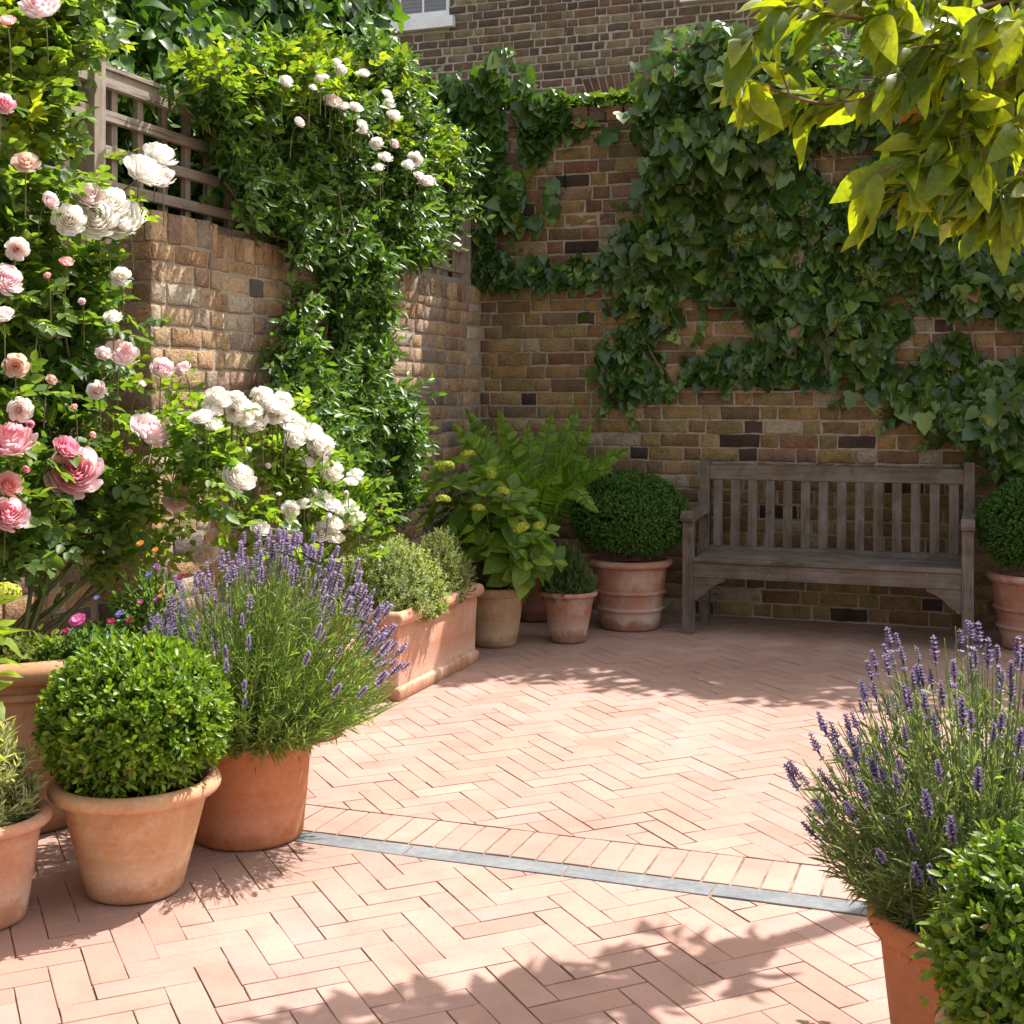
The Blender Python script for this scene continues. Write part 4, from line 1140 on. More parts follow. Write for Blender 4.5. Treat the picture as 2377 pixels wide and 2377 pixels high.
# roses ------------------------------------------------------------
def bloom_mesh(name, rings, R, c_in, c_out, seed, openness=1.0, pet0=4):
    r = np.random.default_rng(seed)
    Vs, Fs, Cs, off = [], [], [], 0
    na, nb = 7, 6
    flop_ = 0.0
    A, Bq = np.meshgrid(np.linspace(-1, 1, na), np.linspace(0, 1, nb), indexing='ij')
    idx = np.arange(na * nb).reshape(na, nb)
    Fq = np.stack([idx[:-1, :-1], idx[1:, :-1], idx[1:, 1:], idx[:-1, 1:]], -1).reshape(-1, 4)
    for i in range(rings):
        f = i / max(1, rings - 1); npet = pet0 + (i + 1) // 2 + (1 if i > 2 else 0)
        Ri = R * (.16 + .84 * f ** 1.1) * (.75 + .25 * openness); Hi = R * (.98 - .50 * f * openness)
        for k in range(npet):
            psi = 2 * PI * (k + .5 * (i % 2)) / npet + r.normal() * .15
            dpsi = (2 * PI / npet) * (.66 + .12 * r.random())
            wprof = np.sin(np.clip(Bq * .85 + .12, 0, 1) * PI * .62) ** .7 * (1 - .42 * A * A * (Bq ** 3))
            ang = psi + A * dpsi * wprof
            ph = Bq * (PI * .5 + flop_ * .35 * f ** 2)
            ro = Ri * np.sin(np.clip(ph, 0, PI * .75)) ** .75 * (1 + .10 * A) * (1 - .06 * (A * A) * Bq) + R * .015
            top = R * (1.02 - .42 * f ** 2.0 * openness)
            h = top * (1 - np.cos(np.clip(Bq * 1.02, 0, 1) * PI * .5)) ** .85 - R * .07 * (A * A) * Bq
            ro = ro + f * openness * R * .10 * Bq ** 5
            h = h - f ** 2 * openness * R * .10 * Bq ** 6
            wv = .045 * R * np.sin(A * 5 + r.random() * 6) * Bq ** 2 + .03 * R * r.normal(size=A.shape) * Bq
            V = np.stack([ro * np.cos(ang), ro * np.sin(ang), h + wv], -1).reshape(-1, 3)
            m = np.clip(.12 + .9 * f + .25 * (Bq - .5) + .1 * r.normal(), 0, 1).reshape(-1, 1)
            Cs.append(np.array(c_in) * (1 - m) + np.array(c_out) * m); Vs.append(V); Fs.append(Fq + off); off += len(V)
    V = np.vstack(Vs); V[:, 2] -= R * .45
    me = mesh_np(name, V, [np.vstack(Fs)], np.vstack(Cs), True); me.materials.append(M_PETAL); return me
W0, W1 = (.86, .80, .70), (.96, .95, .92)
BL = {
    'white': [bloom_mesh('white_bloom', 6, 1, (.92, .86, .76), W1, s, 1.0) for s in range(3)],
    'blush': [bloom_mesh('blush_bloom', 6, 1, (.92, .68, .64), (.95, .90, .88), s + 4, .95) for s in range(2)],
    'pink': [bloom_mesh('pink_bloom', 7, 1, (.86, .30, .38), (.93, .68, .73), s + 8, 1.0) for s in range(2)],
    'pale': [bloom_mesh('pale_pink_bloom', 6, 1, (.90, .50, .58), (.95, .87, .87), s + 12, .7) for s in range(2)],
    'deep': [bloom_mesh('deep_pink_bloom', 6, 1, (.86, .17, .33), (.92, .52, .62), s + 16, .75) for s in range(2)],
    'salmon': [bloom_mesh('salmon_bloom', 5, 1, (.86, .33, .30), (.93, .60, .58), 20, .6)],
    'peach': [bloom_mesh('peach_bloom', 4, 1, (.70, .42, .28), (.80, .60, .50), 22, 1.2, 3)],
}
SEPAL = None
def add_blooms(root, lst, fn, toward, stems=True):
    """lst: (px, py, radius px, kind); fn(px,py) -> 3D point"""
    o = np.array(root.location); st = []
    for (x, y, rp, kind) in lst:
        p = fn(x, y)
        Zc = -p[0] * SA + p[1] * CA
        s = rp * Zc / F_PX * 1.0
        b = bpy.data.objects.new('bloom', random.choice(BL[kind])); link(b, root)
        ax = nrm(np.array(toward) + rnd(1, .28)[0])
        b.location = p - o; b.scale = (s, s, s)
        q = Vector(ax).to_track_quat('Z', 'Y'); b.rotation_euler = q.to_euler()
        b.rotation_euler.rotate_axis('Z', random.random() * 6)
        if stems:
            e = p - ax * s * .1; st.append((smooth_path([e, e - ax * .05 - np.array([0, 0, .02]), e - ax * .07 - np.array([0, 0, .12])], 6), .0022))
            # green calyx
    return st
def rose_sprays(B, dirs, leaf, c0, c1, k=7, wid=.62):
    """pinnate rose leaves: each spray is a leafstalk with k leaflets"""
    m = len(B); dirs = nrm(dirs)
    side = nrm(np.cross(dirs, np.array([0, 0, 1.0]) + rnd(m, .35))); up = np.cross(side, dirs)
    parts = []
    for j in range(k):
        if j == k - 1: t, s = 1.0, 0
        else: t, s = .28 + .30 * (j // 2), (1 if j % 2 else -1)
        P = B + dirs * (leaf * 2.1 * t) - np.array([0, 0, 1]) * (.25 * leaf * t * t)
        D = nrm(dirs * (.55 if s else 1) + side * s * .9 + rnd(m, .16) - np.array([0, 0, .12]))
        N = up + rnd(m, .25)
        L = leaf * (1 + .16 * RNG.normal(size=m)) * (1.1 if s == 0 else 1)
        parts.append(leaves_arrays(P, D, N, L, L * wid, T_fold(.16, .16), tints(m, c0, c1, .12)))
    return parts

# climbing pink rose in the bowl
rose1 = thing('climbing_rose', 'tall climbing rose with pink and white blooms growing from the large bowl', 'climbing rose', (L_BOWL[0], L_BOWL[1], .54))
XR = -3.07
poly = on_left([(-90, -80), (230, -80), (190, 90), (120, 160), (90, 300), (110, 430), (230, 560), (220, 640), (300, 760), (290, 880), (230, 960), (300, 1100), (330, 1260), (250, 1330), (120, 1300), (-90, 1330)], XR)
def rose_pts(poly, n, X, th, seed):
    q = sample_poly(poly, n, .03)
    nz = vnoise(np.column_stack([q * 3.2, np.zeros(n)]), seed)
    keep = vnoise(np.column_stack([q * 4.5, np.full(n, 7.0)]), seed + 2) > -.28
    q, nz = q[keep], nz[keep]
    return np.column_stack([X + th * nz + RNG.normal(size=len(q)) * th * .45, q])
B = rose_pts(poly, 1500, XR, .13, 31)
parts = rose_sprays(B, np.array([.75, -.55, .25]) + rnd(len(B), .65), .05, (.06, .14, .03), (.16, .27, .06))
poly2 = on_left([(-60, -80), (210, -80), (190, 90), (120, 180), (60, 330), (-60, 380)], -3.15)
B = rose_pts(poly2, 330, -3.12, .12, 33)
parts += rose_sprays(B, np.array([.6, -.4, .3]) + rnd(len(B), .7), .046, (.16, .27, .025), (.30, .40, .035))  # backlit glow of the top leaves is put into their yellow-green tint
poly3 = on_left([(-90, 520), (200, 560), (240, 640), (230, 800), (250, 900), (180, 1000), (150, 1120), (-90, 1150)], XR - .08)
q = sample_poly(poly3, 620)
B = np.column_stack([XR - .14 + .10 * RNG.normal(size=len(q)), q])
parts += rose_sprays(B, np.array([.75, -.5, .2]) + rnd(len(B), .65), .054, (.04, .105, .022), (.11, .21, .045))
# side sprays in front of the pier
for (x, y, dx, dy) in ((330, 920, 60, -20), (300, 960, 70, 10), (385, 940, 30, -60), (330, 1090, 40, 30), (360, 1120, 30, 40), (300, 1150, 50, 30), (410, 1010, 50, 30), (300, 900, 30, -80), (260, 970, 60, 20), (240, 1010, -20, 60), (410, 905, 10, -30), (380, 1170, 40, 40), (310, 1200, 40, 40), (330, 1260, 60, 30), (290, 440, 30, 30), (245, 375, 30, -10), (300, 470, 20, 40), (420, 1290, 40, 0), (350, 1300, 60, 10)):
    b = on_x(x, y, -3.0); e = on_x(x + dx, y + dy, -2.93)
    BB = np.linspace(0, 1, 3)[:, None] * (e - b) + b
    parts += rose_sprays(BB, (e - b)[None] * 6 + rnd(3, .35), .04, (.10, .19, .03), (.20, .32, .05), 5)
world_mesh('leaves', parts, M_THIN, rose1)
cn = []
bw = np.array([L_BOWL[0], L_BOWL[1], .52])
for pts_ in ([(180, 1440), (215, 1330), (250, 1230), (330, 1180)], [(165, 1440), (150, 1250), (120, 1050), (90, 800)], [(175, 1440), (205, 1250), (195, 1100), (170, 900), (140, 700), (120, 500)], [(190, 1440), (280, 1340), (330, 1310), (370, 1290)], [(160, 1445), (110, 1330), (60, 1180), (30, 1000)], [(150, 1440), (70, 1350), (20, 1280), (-30, 1200)], [(120, 700), (100, 500), (70, 300), (60, 120)], [(180, 950), (240, 880), (280, 830)], [(250, 1230), (320, 1160), (360, 1000), (347, 996)], [(360, 1000), (390, 960), (420, 880)], [(150, 1100), (165, 1120), (176, 1092)], [(200, 1200), (300, 1110), (350, 1060), (418, 1154)],
              [(170, 620), (220, 560), (250, 500)], [(250, 470), (290, 440), (345, 395)], [(170, 1440), (190, 1350), (240, 1290)], [(185, 1440), (240, 1330), (300, 1230)]):
    n = len(pts_); P3 = []
    for i, (x, y) in enumerate(pts_):
        if y > 1430: P3.append(bw + np.array([RNG.normal() * .05, RNG.normal() * .05, 0]))
        else: P3.append(on_x(x, y, XR + RNG.normal() * .05))
    pp = smooth_path(P3, 18); cn.append((pp, np.linspace(.010 if pts_[0][1] > 1430 else .005, .0026, len(pp))))
def f1(x, y): return on_x(x, y, -2.85 + .05 * random.random())
st = add_blooms(rose1, [(95, 12, 50, 'pale'), (17, 48, 22, 'salmon'), (8, 240, 26, 'pink'), (336, 395, 46, 'white'), (372, 360, 38, 'white'), (374, 412, 32, 'blush'),
    (225, 510, 46, 'white'), (287, 512, 52, 'white'), (205, 455, 38, 'blush'), (256, 470, 40, 'white'), (160, 510, 36, 'white'), (117, 466, 22, 'pale'),
    (15, 652, 40, 'pale'), (6, 730, 26, 'blush'), (280, 643, 24, 'white'), (40, 578, 26, 'blush'), (283, 822, 42, 'pale'), (240, 820, 18, 'blush'), (262, 735, 20, 'white'),
    (376, 855, 28, 'pale'), (424, 857, 22, 'pale'), (347, 1000, 50, 'pale'), (22, 1022, 58, 'pink'), (154, 1038, 32, 'deep'), (172, 1095, 62, 'pink'), (21, 1125, 32, 'salmon'), (172, 945, 9, 'salmon'), (70, 985, 10, 'deep'), (190, 700, 9, 'pale'), (330, 890, 10, 'pale'), (110, 640, 9, 'salmon'), (250, 560, 9, 'blush'), (60, 1090, 10, 'deep'), (300, 1050, 9, 'pale'), (215, 1010, 9, 'salmon'), (120, 880, 12, 'peach'), (100, 760, 11, 'blush'),
    (20, 1193, 44, 'pink'), (47, 951, 28, 'blush'), (418, 1154, 44, 'pale'), (424, 1060, 18, 'white'), (37, 849, 26, 'peach'), (155, 608, 18, 'salmon'), (478, 1290, 32, 'blush'), (225, 905, 22, 'blush'), (60, 375, 28, 'peach')],
    f1, (.55, -.58, .50))
world_tubes('canes', cn + st, M_CANE, rose1)

# white rose bush behind the lavender
rose2 = thing('rose_bush', 'bushy rose covered in creamy white double blooms behind the lavender', 'rose bush', (L_RB[0], L_RB[1], .35))
XB = -2.72
poly = on_left([(420, 960), (520, 930), (640, 930), (740, 1010), (800, 1080), (860, 1150), (850, 1260), (760, 1320), (640, 1320), (520, 1300), (440, 1220), (400, 1100)], XB)
B = rose_pts(poly, 900, XB, .13, 41)
parts = rose_sprays(B, np.array([.55, -.5, .5]) + rnd(len(B), .65), .042, (.06, .15, .025), (.18, .32, .05))
world_mesh('leaves', parts, M_THIN, rose2)
cn = []
for (x, y) in ((480, 960), (540, 900), (620, 890), (680, 930), (750, 980), (800, 1080), (840, 1180), (560, 1000), (650, 1040), (500, 1080), (720, 1120), (600, 1150), (800, 1230), (460, 1150)):
    e = on_x(x, y + 15, XB + .03); b0 = np.array([L_RB[0], L_RB[1], .34]) + rnd(1, .03)[0] * np.array([1, 1, 0])
    pp = smooth_path([b0, (b0 + e) / 2 + np.array([-.06, 0, .08]), e], 12); cn.append((pp, np.linspace(.008, .0025, len(pp))))
wl_ = [(130, 165, 46), (165, 205, 36), (105, 240, 44), (50, 285, 46), (105, 325, 42), (190, 195, 40), (225, 250, 44), (290, 215, 40), (335, 245, 36), (285, 300, 40), (355, 320, 46), (370, 175, 42), (430, 205, 46), (500, 200, 44), (450, 255, 52), (520, 290, 48), (560, 315, 46), (600, 345, 46), (570, 410, 42), (640, 375, 46), (680, 370, 40), (740, 420, 40), (705, 465, 44), (700, 515, 38), (640, 540, 36), (255, 625, 66), (780, 590, 46), (915, 615, 36), (885, 650, 30), (740, 755, 50), (790, 785, 34), (545, 805, 36), (620, 775, 32), (375, 910, 42), (525, 935, 34), (560, 895, 30), (715, 930, 44), (785, 890, 40), (790, 960, 42), (870, 790, 42), (910, 855, 46), (840, 830, 30), (410, 150, 30), (245, 170, 34), (10, 290, 30), (480, 235, 40), (545, 350, 38), (690, 430, 40), (745, 460, 34), (700, 745, 34), (830, 870, 36), (890, 900, 30), (760, 840, 14), (680, 700, 12), (860, 720, 13), (600, 480, 12), (420, 560, 12), (310, 470, 12), (480, 720, 11)]
st = add_blooms(rose2, [(450 + .412 * x, 850 + .412 * y, r * .57, 'white') for x, y, r in wl_], lambda x, y: on_x(x, y, XB + .10 + .06 * random.random()), (.5, -.5, .65))
world_tubes('canes', cn + st, M_CANE, rose2)

# evergreen climber over trellis and down the wall -----------------
jas = thing('jasmine_climber', 'dense glossy evergreen climber over the trellis and hanging down the left wall', 'climber', (-3.1, 5.9, 0))
XJ = -3.10
J1 = [(400, 190), (470, 150), (560, 130), (760, 110), (870, 120), (940, 190), (1000, 290), (1055, 400), (1060, 520), (1040, 590), (960, 610), (850, 590), (700, 600), (690, 560), (640, 545), (590, 510), (545, 450), (520, 370), (480, 300), (430, 240)]
J2 = [(690, 560), (880, 600), (930, 650), (925, 720), (900, 790), (880, 860), (920, 930), (960, 1010), (975, 1080), (950, 1170), (900, 1240), (800, 1270), (720, 1180), (680, 1080), (645, 980), (625, 900), (655, 800), (700, 740), (715, 650)]
def climber_shoots(poly, n, X, th, seed, gap=-.45, bulge=None):
    q = sample_poly(poly, n, .02)
    a = vnoise(np.column_stack([q * 2.6, np.zeros(n)]), seed); b2 = vnoise(np.column_stack([q * 6, np.full(n, 3.0)]), seed + 1)
    keep = (a + .6 * b2) > gap - .15
    q, a, b2 = q[keep], a[keep], b2[keep]
    dep = th * (.55 + .75 * a + .4 * b2)
    return np.column_stack([X + dep * RNG.random(len(q)) ** .45, q])
parts = []
for poly_px, n, X, th, sd in ((J1, 2900, -3.27, .26, 51), (J2, 1750, LW + .02, .22, 53)):
    B = climber_shoots(on_left(poly_px, X + th * .5), n, X, th, sd, -.25)
    dirs = np.array([.75, -.35, .25]) + rnd(len(B), .6)
    P, D, N, t = shoots(B, dirs, 9, .12 * (1 + .3 * RNG.normal(size=len(B))), 62, 16, opposite=False)
    N = nrm(N + np.array([.25, 0, .55])); D = nrm(D + np.array([.1, 0, -.12]))
    m = len(P); L = .052 * (1 + .25 * RNG.normal(size=m))
    parts.append(leaves_arrays(P, D, N, L, L * .40, TF, tints(m, (.04, .11, .02), (.13, .26, .045), .15, np.clip(t * .8, 0, 1))))
world_mesh('foliage', parts, M_GLOSS, jas)
cn = []
for pts_ in ([(880, 1330), (850, 1180), (800, 1050), (740, 900), (760, 750), (760, 600), (700, 450)], [(890, 1340), (870, 1150), (820, 950), (820, 750), (830, 600), (900, 400)], [(870, 1340), (760, 1130), (680, 1000), (640, 900)], [(830, 600), (640, 450), (480, 300), (400, 220)], [(760, 600), (600, 520), (520, 420)], [(830, 600), (960, 520), (1040, 480)]):
    P3 = [on_x(x, y, LW + .05 if i else LW + .05) for i, (x, y) in enumerate(pts_)]
    if pts_[0][1] > 1300: P3[0] = np.array([P3[0][0], P3[0][1], 0.0])
    pp = smooth_path(P3, 24); cn.append((pp, np.linspace(.012, .004, len(pp))))
world_tubes('stems', cn, M_BARK, jas)

# rambler rose mixed into the top of the climber
rose3 = thing('rambler_rose', 'rambling rose with scattered white and blush blooms over the climber and trellis', 'rambler rose', (-3.15, 6.6, WT))
R1 = [(440, 150), (560, 110), (700, 100), (850, 120), (920, 180), (970, 280), (1020, 390), (1000, 450), (940, 420), (840, 330), (700, 270), (560, 250), (450, 220)]
B = rose_pts(on_left(R1, -3.04), 480, -3.04, .10, 61)
B = np.vstack([B, np.column_stack([-3.10 + .1 * RNG.normal(size=260), sample_poly(on_left(R1, -3.04), 260)])])
parts = rose_sprays(B, np.array([.5, -.3, .5]) + rnd(len(B), .7), .042, (.06, .145, .022), (.20, .30, .04))
world_mesh('leaves', parts, M_THIN, rose3)
k2 = .41408
r3 = [(700 + k2 * x, k2 * y, r * k2) for x, y, r in ((175, 565, 52), (232, 592, 36), (300, 600, 46), (342, 700, 36), (338, 735, 30), (348, 410, 40), (195, 350, 30), (222, 392, 34), (482, 528, 34), (490, 580, 36), (520, 645, 42), (420, 805, 38), (472, 880, 42), (430, 940, 34), (600, 925, 38), (635, 892, 42), (705, 1015, 48), (660, 985, 34), (875, 1370, 22), (130, 430, 26), (520, 805, 28))]
r3 += [(k2 * x, k2 * y, r * k2) for x, y, r in ((1605, 455, 40), (1680, 685, 32), (1755, 490, 24), (1790, 440, 26))]
st = add_blooms(rose3, [(x, y, r, random.choice(['white', 'blush', 'white'])) for x, y, r in r3], lambda x, y: on_x(x, y, -2.86 + .05 * random.random()), (.52, -.5, .58))
cn = []
for pts_ in ([(800, 560), (780, 420), (740, 300), (700, 180)], [(800, 560), (860, 430), (880, 330), (860, 200), (900, 130)], [(860, 430), (950, 390), (1010, 420)], [(740, 300), (640, 220), (540, 190), (440, 170)], [(880, 330), (930, 250), (940, 150), (950, 105)]):
    pp = smooth_path([on_x(x, y, -3.02) for x, y in pts_], 18); cn.append((pp, np.linspace(.007, .0022, len(pp))))
world_tubes('canes', cn + st, M_CANE, rose3, 5)

# ivy --------------------------------------------------------------
def ivy_leaves(poly_px, n, Y, th, size, c0, c1, seed, gap=-.6):
    q = sample_poly(on_back(poly_px, Y - th * .4), n, .055)
    a = vnoise(np.column_stack([q * 2.4, np.zeros(n)]), seed); b2 = vnoise(np.column_stack([q * 6, np.full(n, 3.0)]), seed + 1)
    keep = (a + .7 * b2) > gap
    q, a, b2 = q[keep], a[keep], b2[keep]; m = len(q)
    dep = th * np.clip(.35 + .7 * a + .4 * b2, .05, 1.3) * RNG.random(m) ** .5
    dep = dep * (1 + 1.1 * np.clip((q[:, 1] - 2.5) / .7, 0, 1) * (th > .2))
    P = np.column_stack([q[:, 0], Y - .012 - dep, q[:, 1]])
    N = nrm(np.array([0, -.85, .55]) + rnd(m, .42))
    D = nrm(np.array([0, -.25, -1.0]) + rnd(m, .55))
    L = size * (1 + .34 * RNG.normal(size=m)).clip(.35, 1.6)
    big = RNG.random(m) < .55
    C = tints(m, c0, c1, .18)
    yg = RNG.random(m) < .07; C[yg] = np.array((.16, .26, .045)) * (1 + .15 * RNG.normal(size=(yg.sum(), 1)))
    br = RNG.random(m) < .006; C[br] = (.24, .13, .06)
    out = []
    for msk, tp, wf in ((big, TI, .92), (~big, TH, .85)):
        out.append(leaves_arrays(P[msk], D[msk], N[msk], L[msk], L[msk] * wf, tp, C[msk]))
    return out, P
ivy1 = thing('ivy', 'ivy cascading down the upper wall in the left corner beside the trellis', 'ivy', (-2.6, BW, 2.2))
IV1 = [(930, 200), (1040, 190), (1120, 180), (1140, 130), (1165, 105), (1185, 150), (1195, 190), (1240, 215), (1350, 232), (1480, 236), (1480, 258), (1390, 280), (1360, 320), (1300, 360), (1270, 430), (1235, 480), (1205, 525), (1165, 530), (1140, 480), (1090, 420), (1040, 380), (980, 330), (940, 260)]
IV1B = [(1080, 520), (1130, 520), (1160, 590), (1190, 610), (1260, 628), (1340, 640), (1400, 640), (1320, 668), (1230, 662), (1160, 660), (1120, 650), (1090, 600)]
p1, Q = ivy_leaves(IV1, 1700, BW + .04, .17, .088, (.028, .085, .016), (.10, .21, .034), 71, -.5)
p1b, Q2 = ivy_leaves(IV1B, 420, BW - .0, .07, .062, (.025, .075, .016), (.075, .16, .032), 73, -.8)
# crest of leaves lying over the coping in the sun
n = 620
tx = on_back([(1000, 200)], BW)[0][0]; tx2 = on_back([(1640, 230)], BW)[0][0]
P = np.column_stack([tx + (tx2 - tx) * RNG.random(n), BW + .02 + .22 * RNG.random(n), BT + .03 + .07 * RNG.random(n) ** 1.5])
P[:, 2] += .10 * np.exp(-((P[:, 0] - (tx + .25)) / .4) ** 2) * RNG.random(n)
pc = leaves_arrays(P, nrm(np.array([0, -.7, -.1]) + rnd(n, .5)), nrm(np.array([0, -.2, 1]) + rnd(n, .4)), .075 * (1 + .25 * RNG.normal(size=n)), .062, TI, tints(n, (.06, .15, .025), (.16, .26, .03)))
world_mesh('foliage', p1 + p1b + [pc], M_IVY, ivy1)
st = []
for pts_ in ([(1060, 640), (1130, 520), (1180, 420), (1220, 320), (1250, 260)], [(1200, 650), (1160, 560), (1140, 460), (1100, 350)], [(1060, 645), (1200, 652), (1330, 650), (1450, 610)], [(1220, 320), (1330, 270), (1450, 245)]):
    pp = smooth_path([on_y(x, y, BW - .01 if y > 600 else BW + .03) for x, y in pts_], 18); st.append((pp, np.linspace(.006, .003, len(pp))))
world_tubes('stems', st, M_BARK, ivy1, 5)

ivy2 = thing('ivy', 'great dark sheet of ivy covering the right half of the back wall above the bench', 'ivy', (-.2, BW, 1.2))
IV2 = [(1480, 290), (1550, 150), (1620, 75), (1690, 55), (1760, 90), (1900, 110), (2020, 100), (2200, 120), (2460, 100), (2460, 1130), (2340, 1110), (2290, 1040), (2220, 985), (2130, 945), (2050, 890), (1980, 860), (1930, 840), (1960, 790), (1900, 770), (1800, 790), (1790, 740), (1720, 690), (1640, 660), (1590, 690), (1530, 740), (1500, 700), (1480, 640), (1430, 640), (1420, 590), (1450, 560), (1500, 470), (1520, 400), (1500, 330)]
IV2B = [(1430, 580), (1480, 620), (1560, 680), (1540, 760), (1500, 800), (1490, 840), (1545, 865), (1520, 900), (1440, 930), (1400, 900), (1405, 840), (1430, 790), (1410, 740), (1450, 690), (1440, 640), (1330, 640), (1330, 610)]
IV2C = [(1570, 850), (1660, 820), (1780, 790), (1900, 800), (1960, 830), (1930, 870), (1820, 860), (1720, 870), (1640, 890), (1590, 880)]
a1, _ = ivy_leaves(IV2, 8600, BW + .0, .30, .088, (.026, .07, .014), (.10, .20, .035), 81, -.56)
a2, _ = ivy_leaves(IV2B, 620, BW, .08, .075, (.025, .075, .016), (.09, .18, .034), 83, -.6)
a3, _ = ivy_leaves(IV2C, 520, BW, .08, .07, (.02, .065, .015), (.07, .15, .03), 85, -.7)
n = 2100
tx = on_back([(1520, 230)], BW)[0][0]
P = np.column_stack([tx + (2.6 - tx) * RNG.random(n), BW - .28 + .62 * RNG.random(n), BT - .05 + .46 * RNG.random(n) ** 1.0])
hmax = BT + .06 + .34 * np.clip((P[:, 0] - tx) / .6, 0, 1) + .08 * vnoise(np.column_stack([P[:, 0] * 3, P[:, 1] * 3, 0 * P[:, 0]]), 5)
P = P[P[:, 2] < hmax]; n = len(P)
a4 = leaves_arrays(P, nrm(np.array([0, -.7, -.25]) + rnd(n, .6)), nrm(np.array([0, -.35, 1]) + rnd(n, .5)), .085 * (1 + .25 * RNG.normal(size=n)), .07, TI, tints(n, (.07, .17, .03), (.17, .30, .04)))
run = []; RP = []
for (x, y, dx, dy) in ((1480, 690, -25, 90), (1560, 700, 10, 80), (1640, 690, -30, 110), (1745, 720, 20, 60), (1860, 780, -40, 50), (1990, 880, -60, 60), (2080, 930, -40, 70), (2160, 980, -20, 60), (2250, 1030, -10, 70), (1500, 420, -70, 60), (1470, 560, -80, 30), (1530, 860, 30, 70), (1420, 900, -20, 60), (1600, 880, -70, 20), (1340, 630, -90, -10), (1545, 300, -90, 20), (1460, 930, 10, 60), (1900, 850, -80, 30), (1700, 860, -20, 60)):
    pp = smooth_path([on_y(x + 10, y - 40, BW - .02), on_y(x + dx * .3, y + dy * .5, BW - .03), on_y(x + dx, y + dy, BW - .02)], 12)
    run.append((pp, np.linspace(.003, .0015, len(pp)))); RP.append(pp + rnd(len(pp), .008))
RP = np.vstack(RP); m = len(RP)
a5 = leaves_arrays(RP - np.array([0, .015, 0]), nrm(np.array([0, -.3, -1]) + rnd(m, .7)), nrm(np.array([0, -.9, .5]) + rnd(m, .35)), (.032 + .04 * RNG.random(m)), (.03 + .035 * RNG.random(m)), TI, tints(m, (.05, .13, .025), (.13, .25, .045)))
world_mesh('foliage', a1 + a2 + a3 + [a4, a5], M_IVY, ivy2)
st = []
for pts_ in ([(2377, 1150), (2300, 1095), (2200, 1020), (2120, 960), (2040, 890), (1960, 820)], [(2370, 1140), (2330, 1110), (2290, 1085), (2240, 1000), (2210, 900), (2180, 780)], [(2250, 1050), (2190, 1000), (2130, 900), (2080, 780), (2050, 600)], [(2380, 1150), (2300, 960), (2250, 760), (2200, 500)], [(1960, 820), (1850, 700), (1700, 600), (1600, 450)], [(1540, 870), (1500, 780), (1520, 640), (1560, 480)], [(2050, 600), (1900, 450), (1750, 300)], [(1480, 930), (1470, 860), (1520, 760)]):
    pp = smooth_path([on_y(x, y, BW - .02 - .03 * random.random()) for x, y in pts_], 20); st.append((pp, np.linspace(.011, .004, len(pp))))
st += run
world_tubes('stems', st, M_BARK, ivy2, 6)
def umbel_mesh(seed):
    r = np.random.default_rng(seed); P, D, N = [], [], []
    st = []
    for i in range(34):
        d = nrm(r.normal(size=3) + np.array([0, 0, .8])); tip = d * (.05 + .02 * r.random())
        for j in range(5):
            P.append(tip + r.normal(size=3) * .004); D.append(nrm(r.normal(size=3))); N.append(nrm(r.normal(size=3)))
        P.append(np.zeros(3)); D.append(d); N.append(nrm(r.normal(size=3)))
    n = len(P); L = np.full(n, .009); W = np.full(n, .008)
    L[5::6] = .055; W[5::6] = .0025
    return leaf_mesh('ivy_umbel', [leaves_arrays(np.array(P), np.array(D), np.array(N), L, W, TD, tints(n, (.16, .20, .04), (.34, .38, .12)))])
UM = [umbel_mesh(s) for s in range(2)]
for (x, y, s) in ((1720, 395, 1), (1715, 560, 1.1), (2015, 648, 1.2), (1945, 755, .9), (1785, 505, .8), (1735, 325, .8), (1870, 490, .7), (2040, 960, .6)):
    h = bpy.data.objects.new('flower_umbel', UM[x % 2]); link(h, ivy2)
    if not h.data.materials: h.data.materials.append(M_LEAF)
    h.location = on_y(x, y, BW - .27) - np.array(ivy2.location); h.scale = (s, s, s); h.rotation_euler = (.7, 0, x)

# dark leafy tree behind the trellis --------------------------------
tree = thing('broadleaf_tree', 'dark broad-leaved tree crowding up behind the trellis at top left', 'tree', (-4.6, 6.2, 0))
def crown(ells, per, leaf, wf, c0, c1, k=7, droop=.5, tpl=TB, seed=1):
    out = []
    for (c, r) in ells:
        n = int(per * r[0] * r[1] * r[2] ** .5 * 6)
        d = nrm(rnd(n)); rad = RNG.random(n) ** .33
        B = np.array(c) + d * np.array(r) * (rad * (1 + .18 * vnoise(d * 3 + np.array(c), seed)))[:, None]
        dirs = d + rnd(n, .6) + np.array([0, 0, .1])
        P, D, N, t = shoots(B, dirs, k, leaf * 2.2, 66, 16)
        D = nrm(D + np.array([0, 0, -droop])); N = nrm(N + np.array([0, 0, .6])); m = len(P)
        L = leaf * (1 + .2 * RNG.normal(size=m))
        out.append(leaves_arrays(P, D, N, L, L * wf, tpl, tints(m, c0, c1, .15)))
    return out
ells = []
for (x, y, X, r) in ((180, 40, -3.85, .55), (330, 60, -3.9, .6), (480, 40, -3.95, .6), (620, 30, -4.0, .6), (720, 40, -4.05, .4), (250, 180, -3.8, .5), (420, 220, -3.85, .55), (560, 200, -3.9, .55), (700, 190, -3.95, .5), (120, 150, -3.8, .5), (330, 350, -3.8, .45), (480, 380, -3.8, .45), (300, 430, -3.75, .4), (180, 330, -3.75, .45), (640, 330, -3.85, .45), (-40, 60, -3.8, .6), (40, 250, -3.75, .5), (450, -130, -4.0, .8), (640, -110, -4.1, .6), (200, -150, -3.95, .8), (780, 330, -3.9, .45)):
    ells.append((on_x(x, y, X), (min(r, max(.15, -(X + 3.56))), r, r * .8)))
pt_ = crown(ells, 420, .115, .52, (.03, .09, .018), (.10, .22, .035), k=6, seed=91)
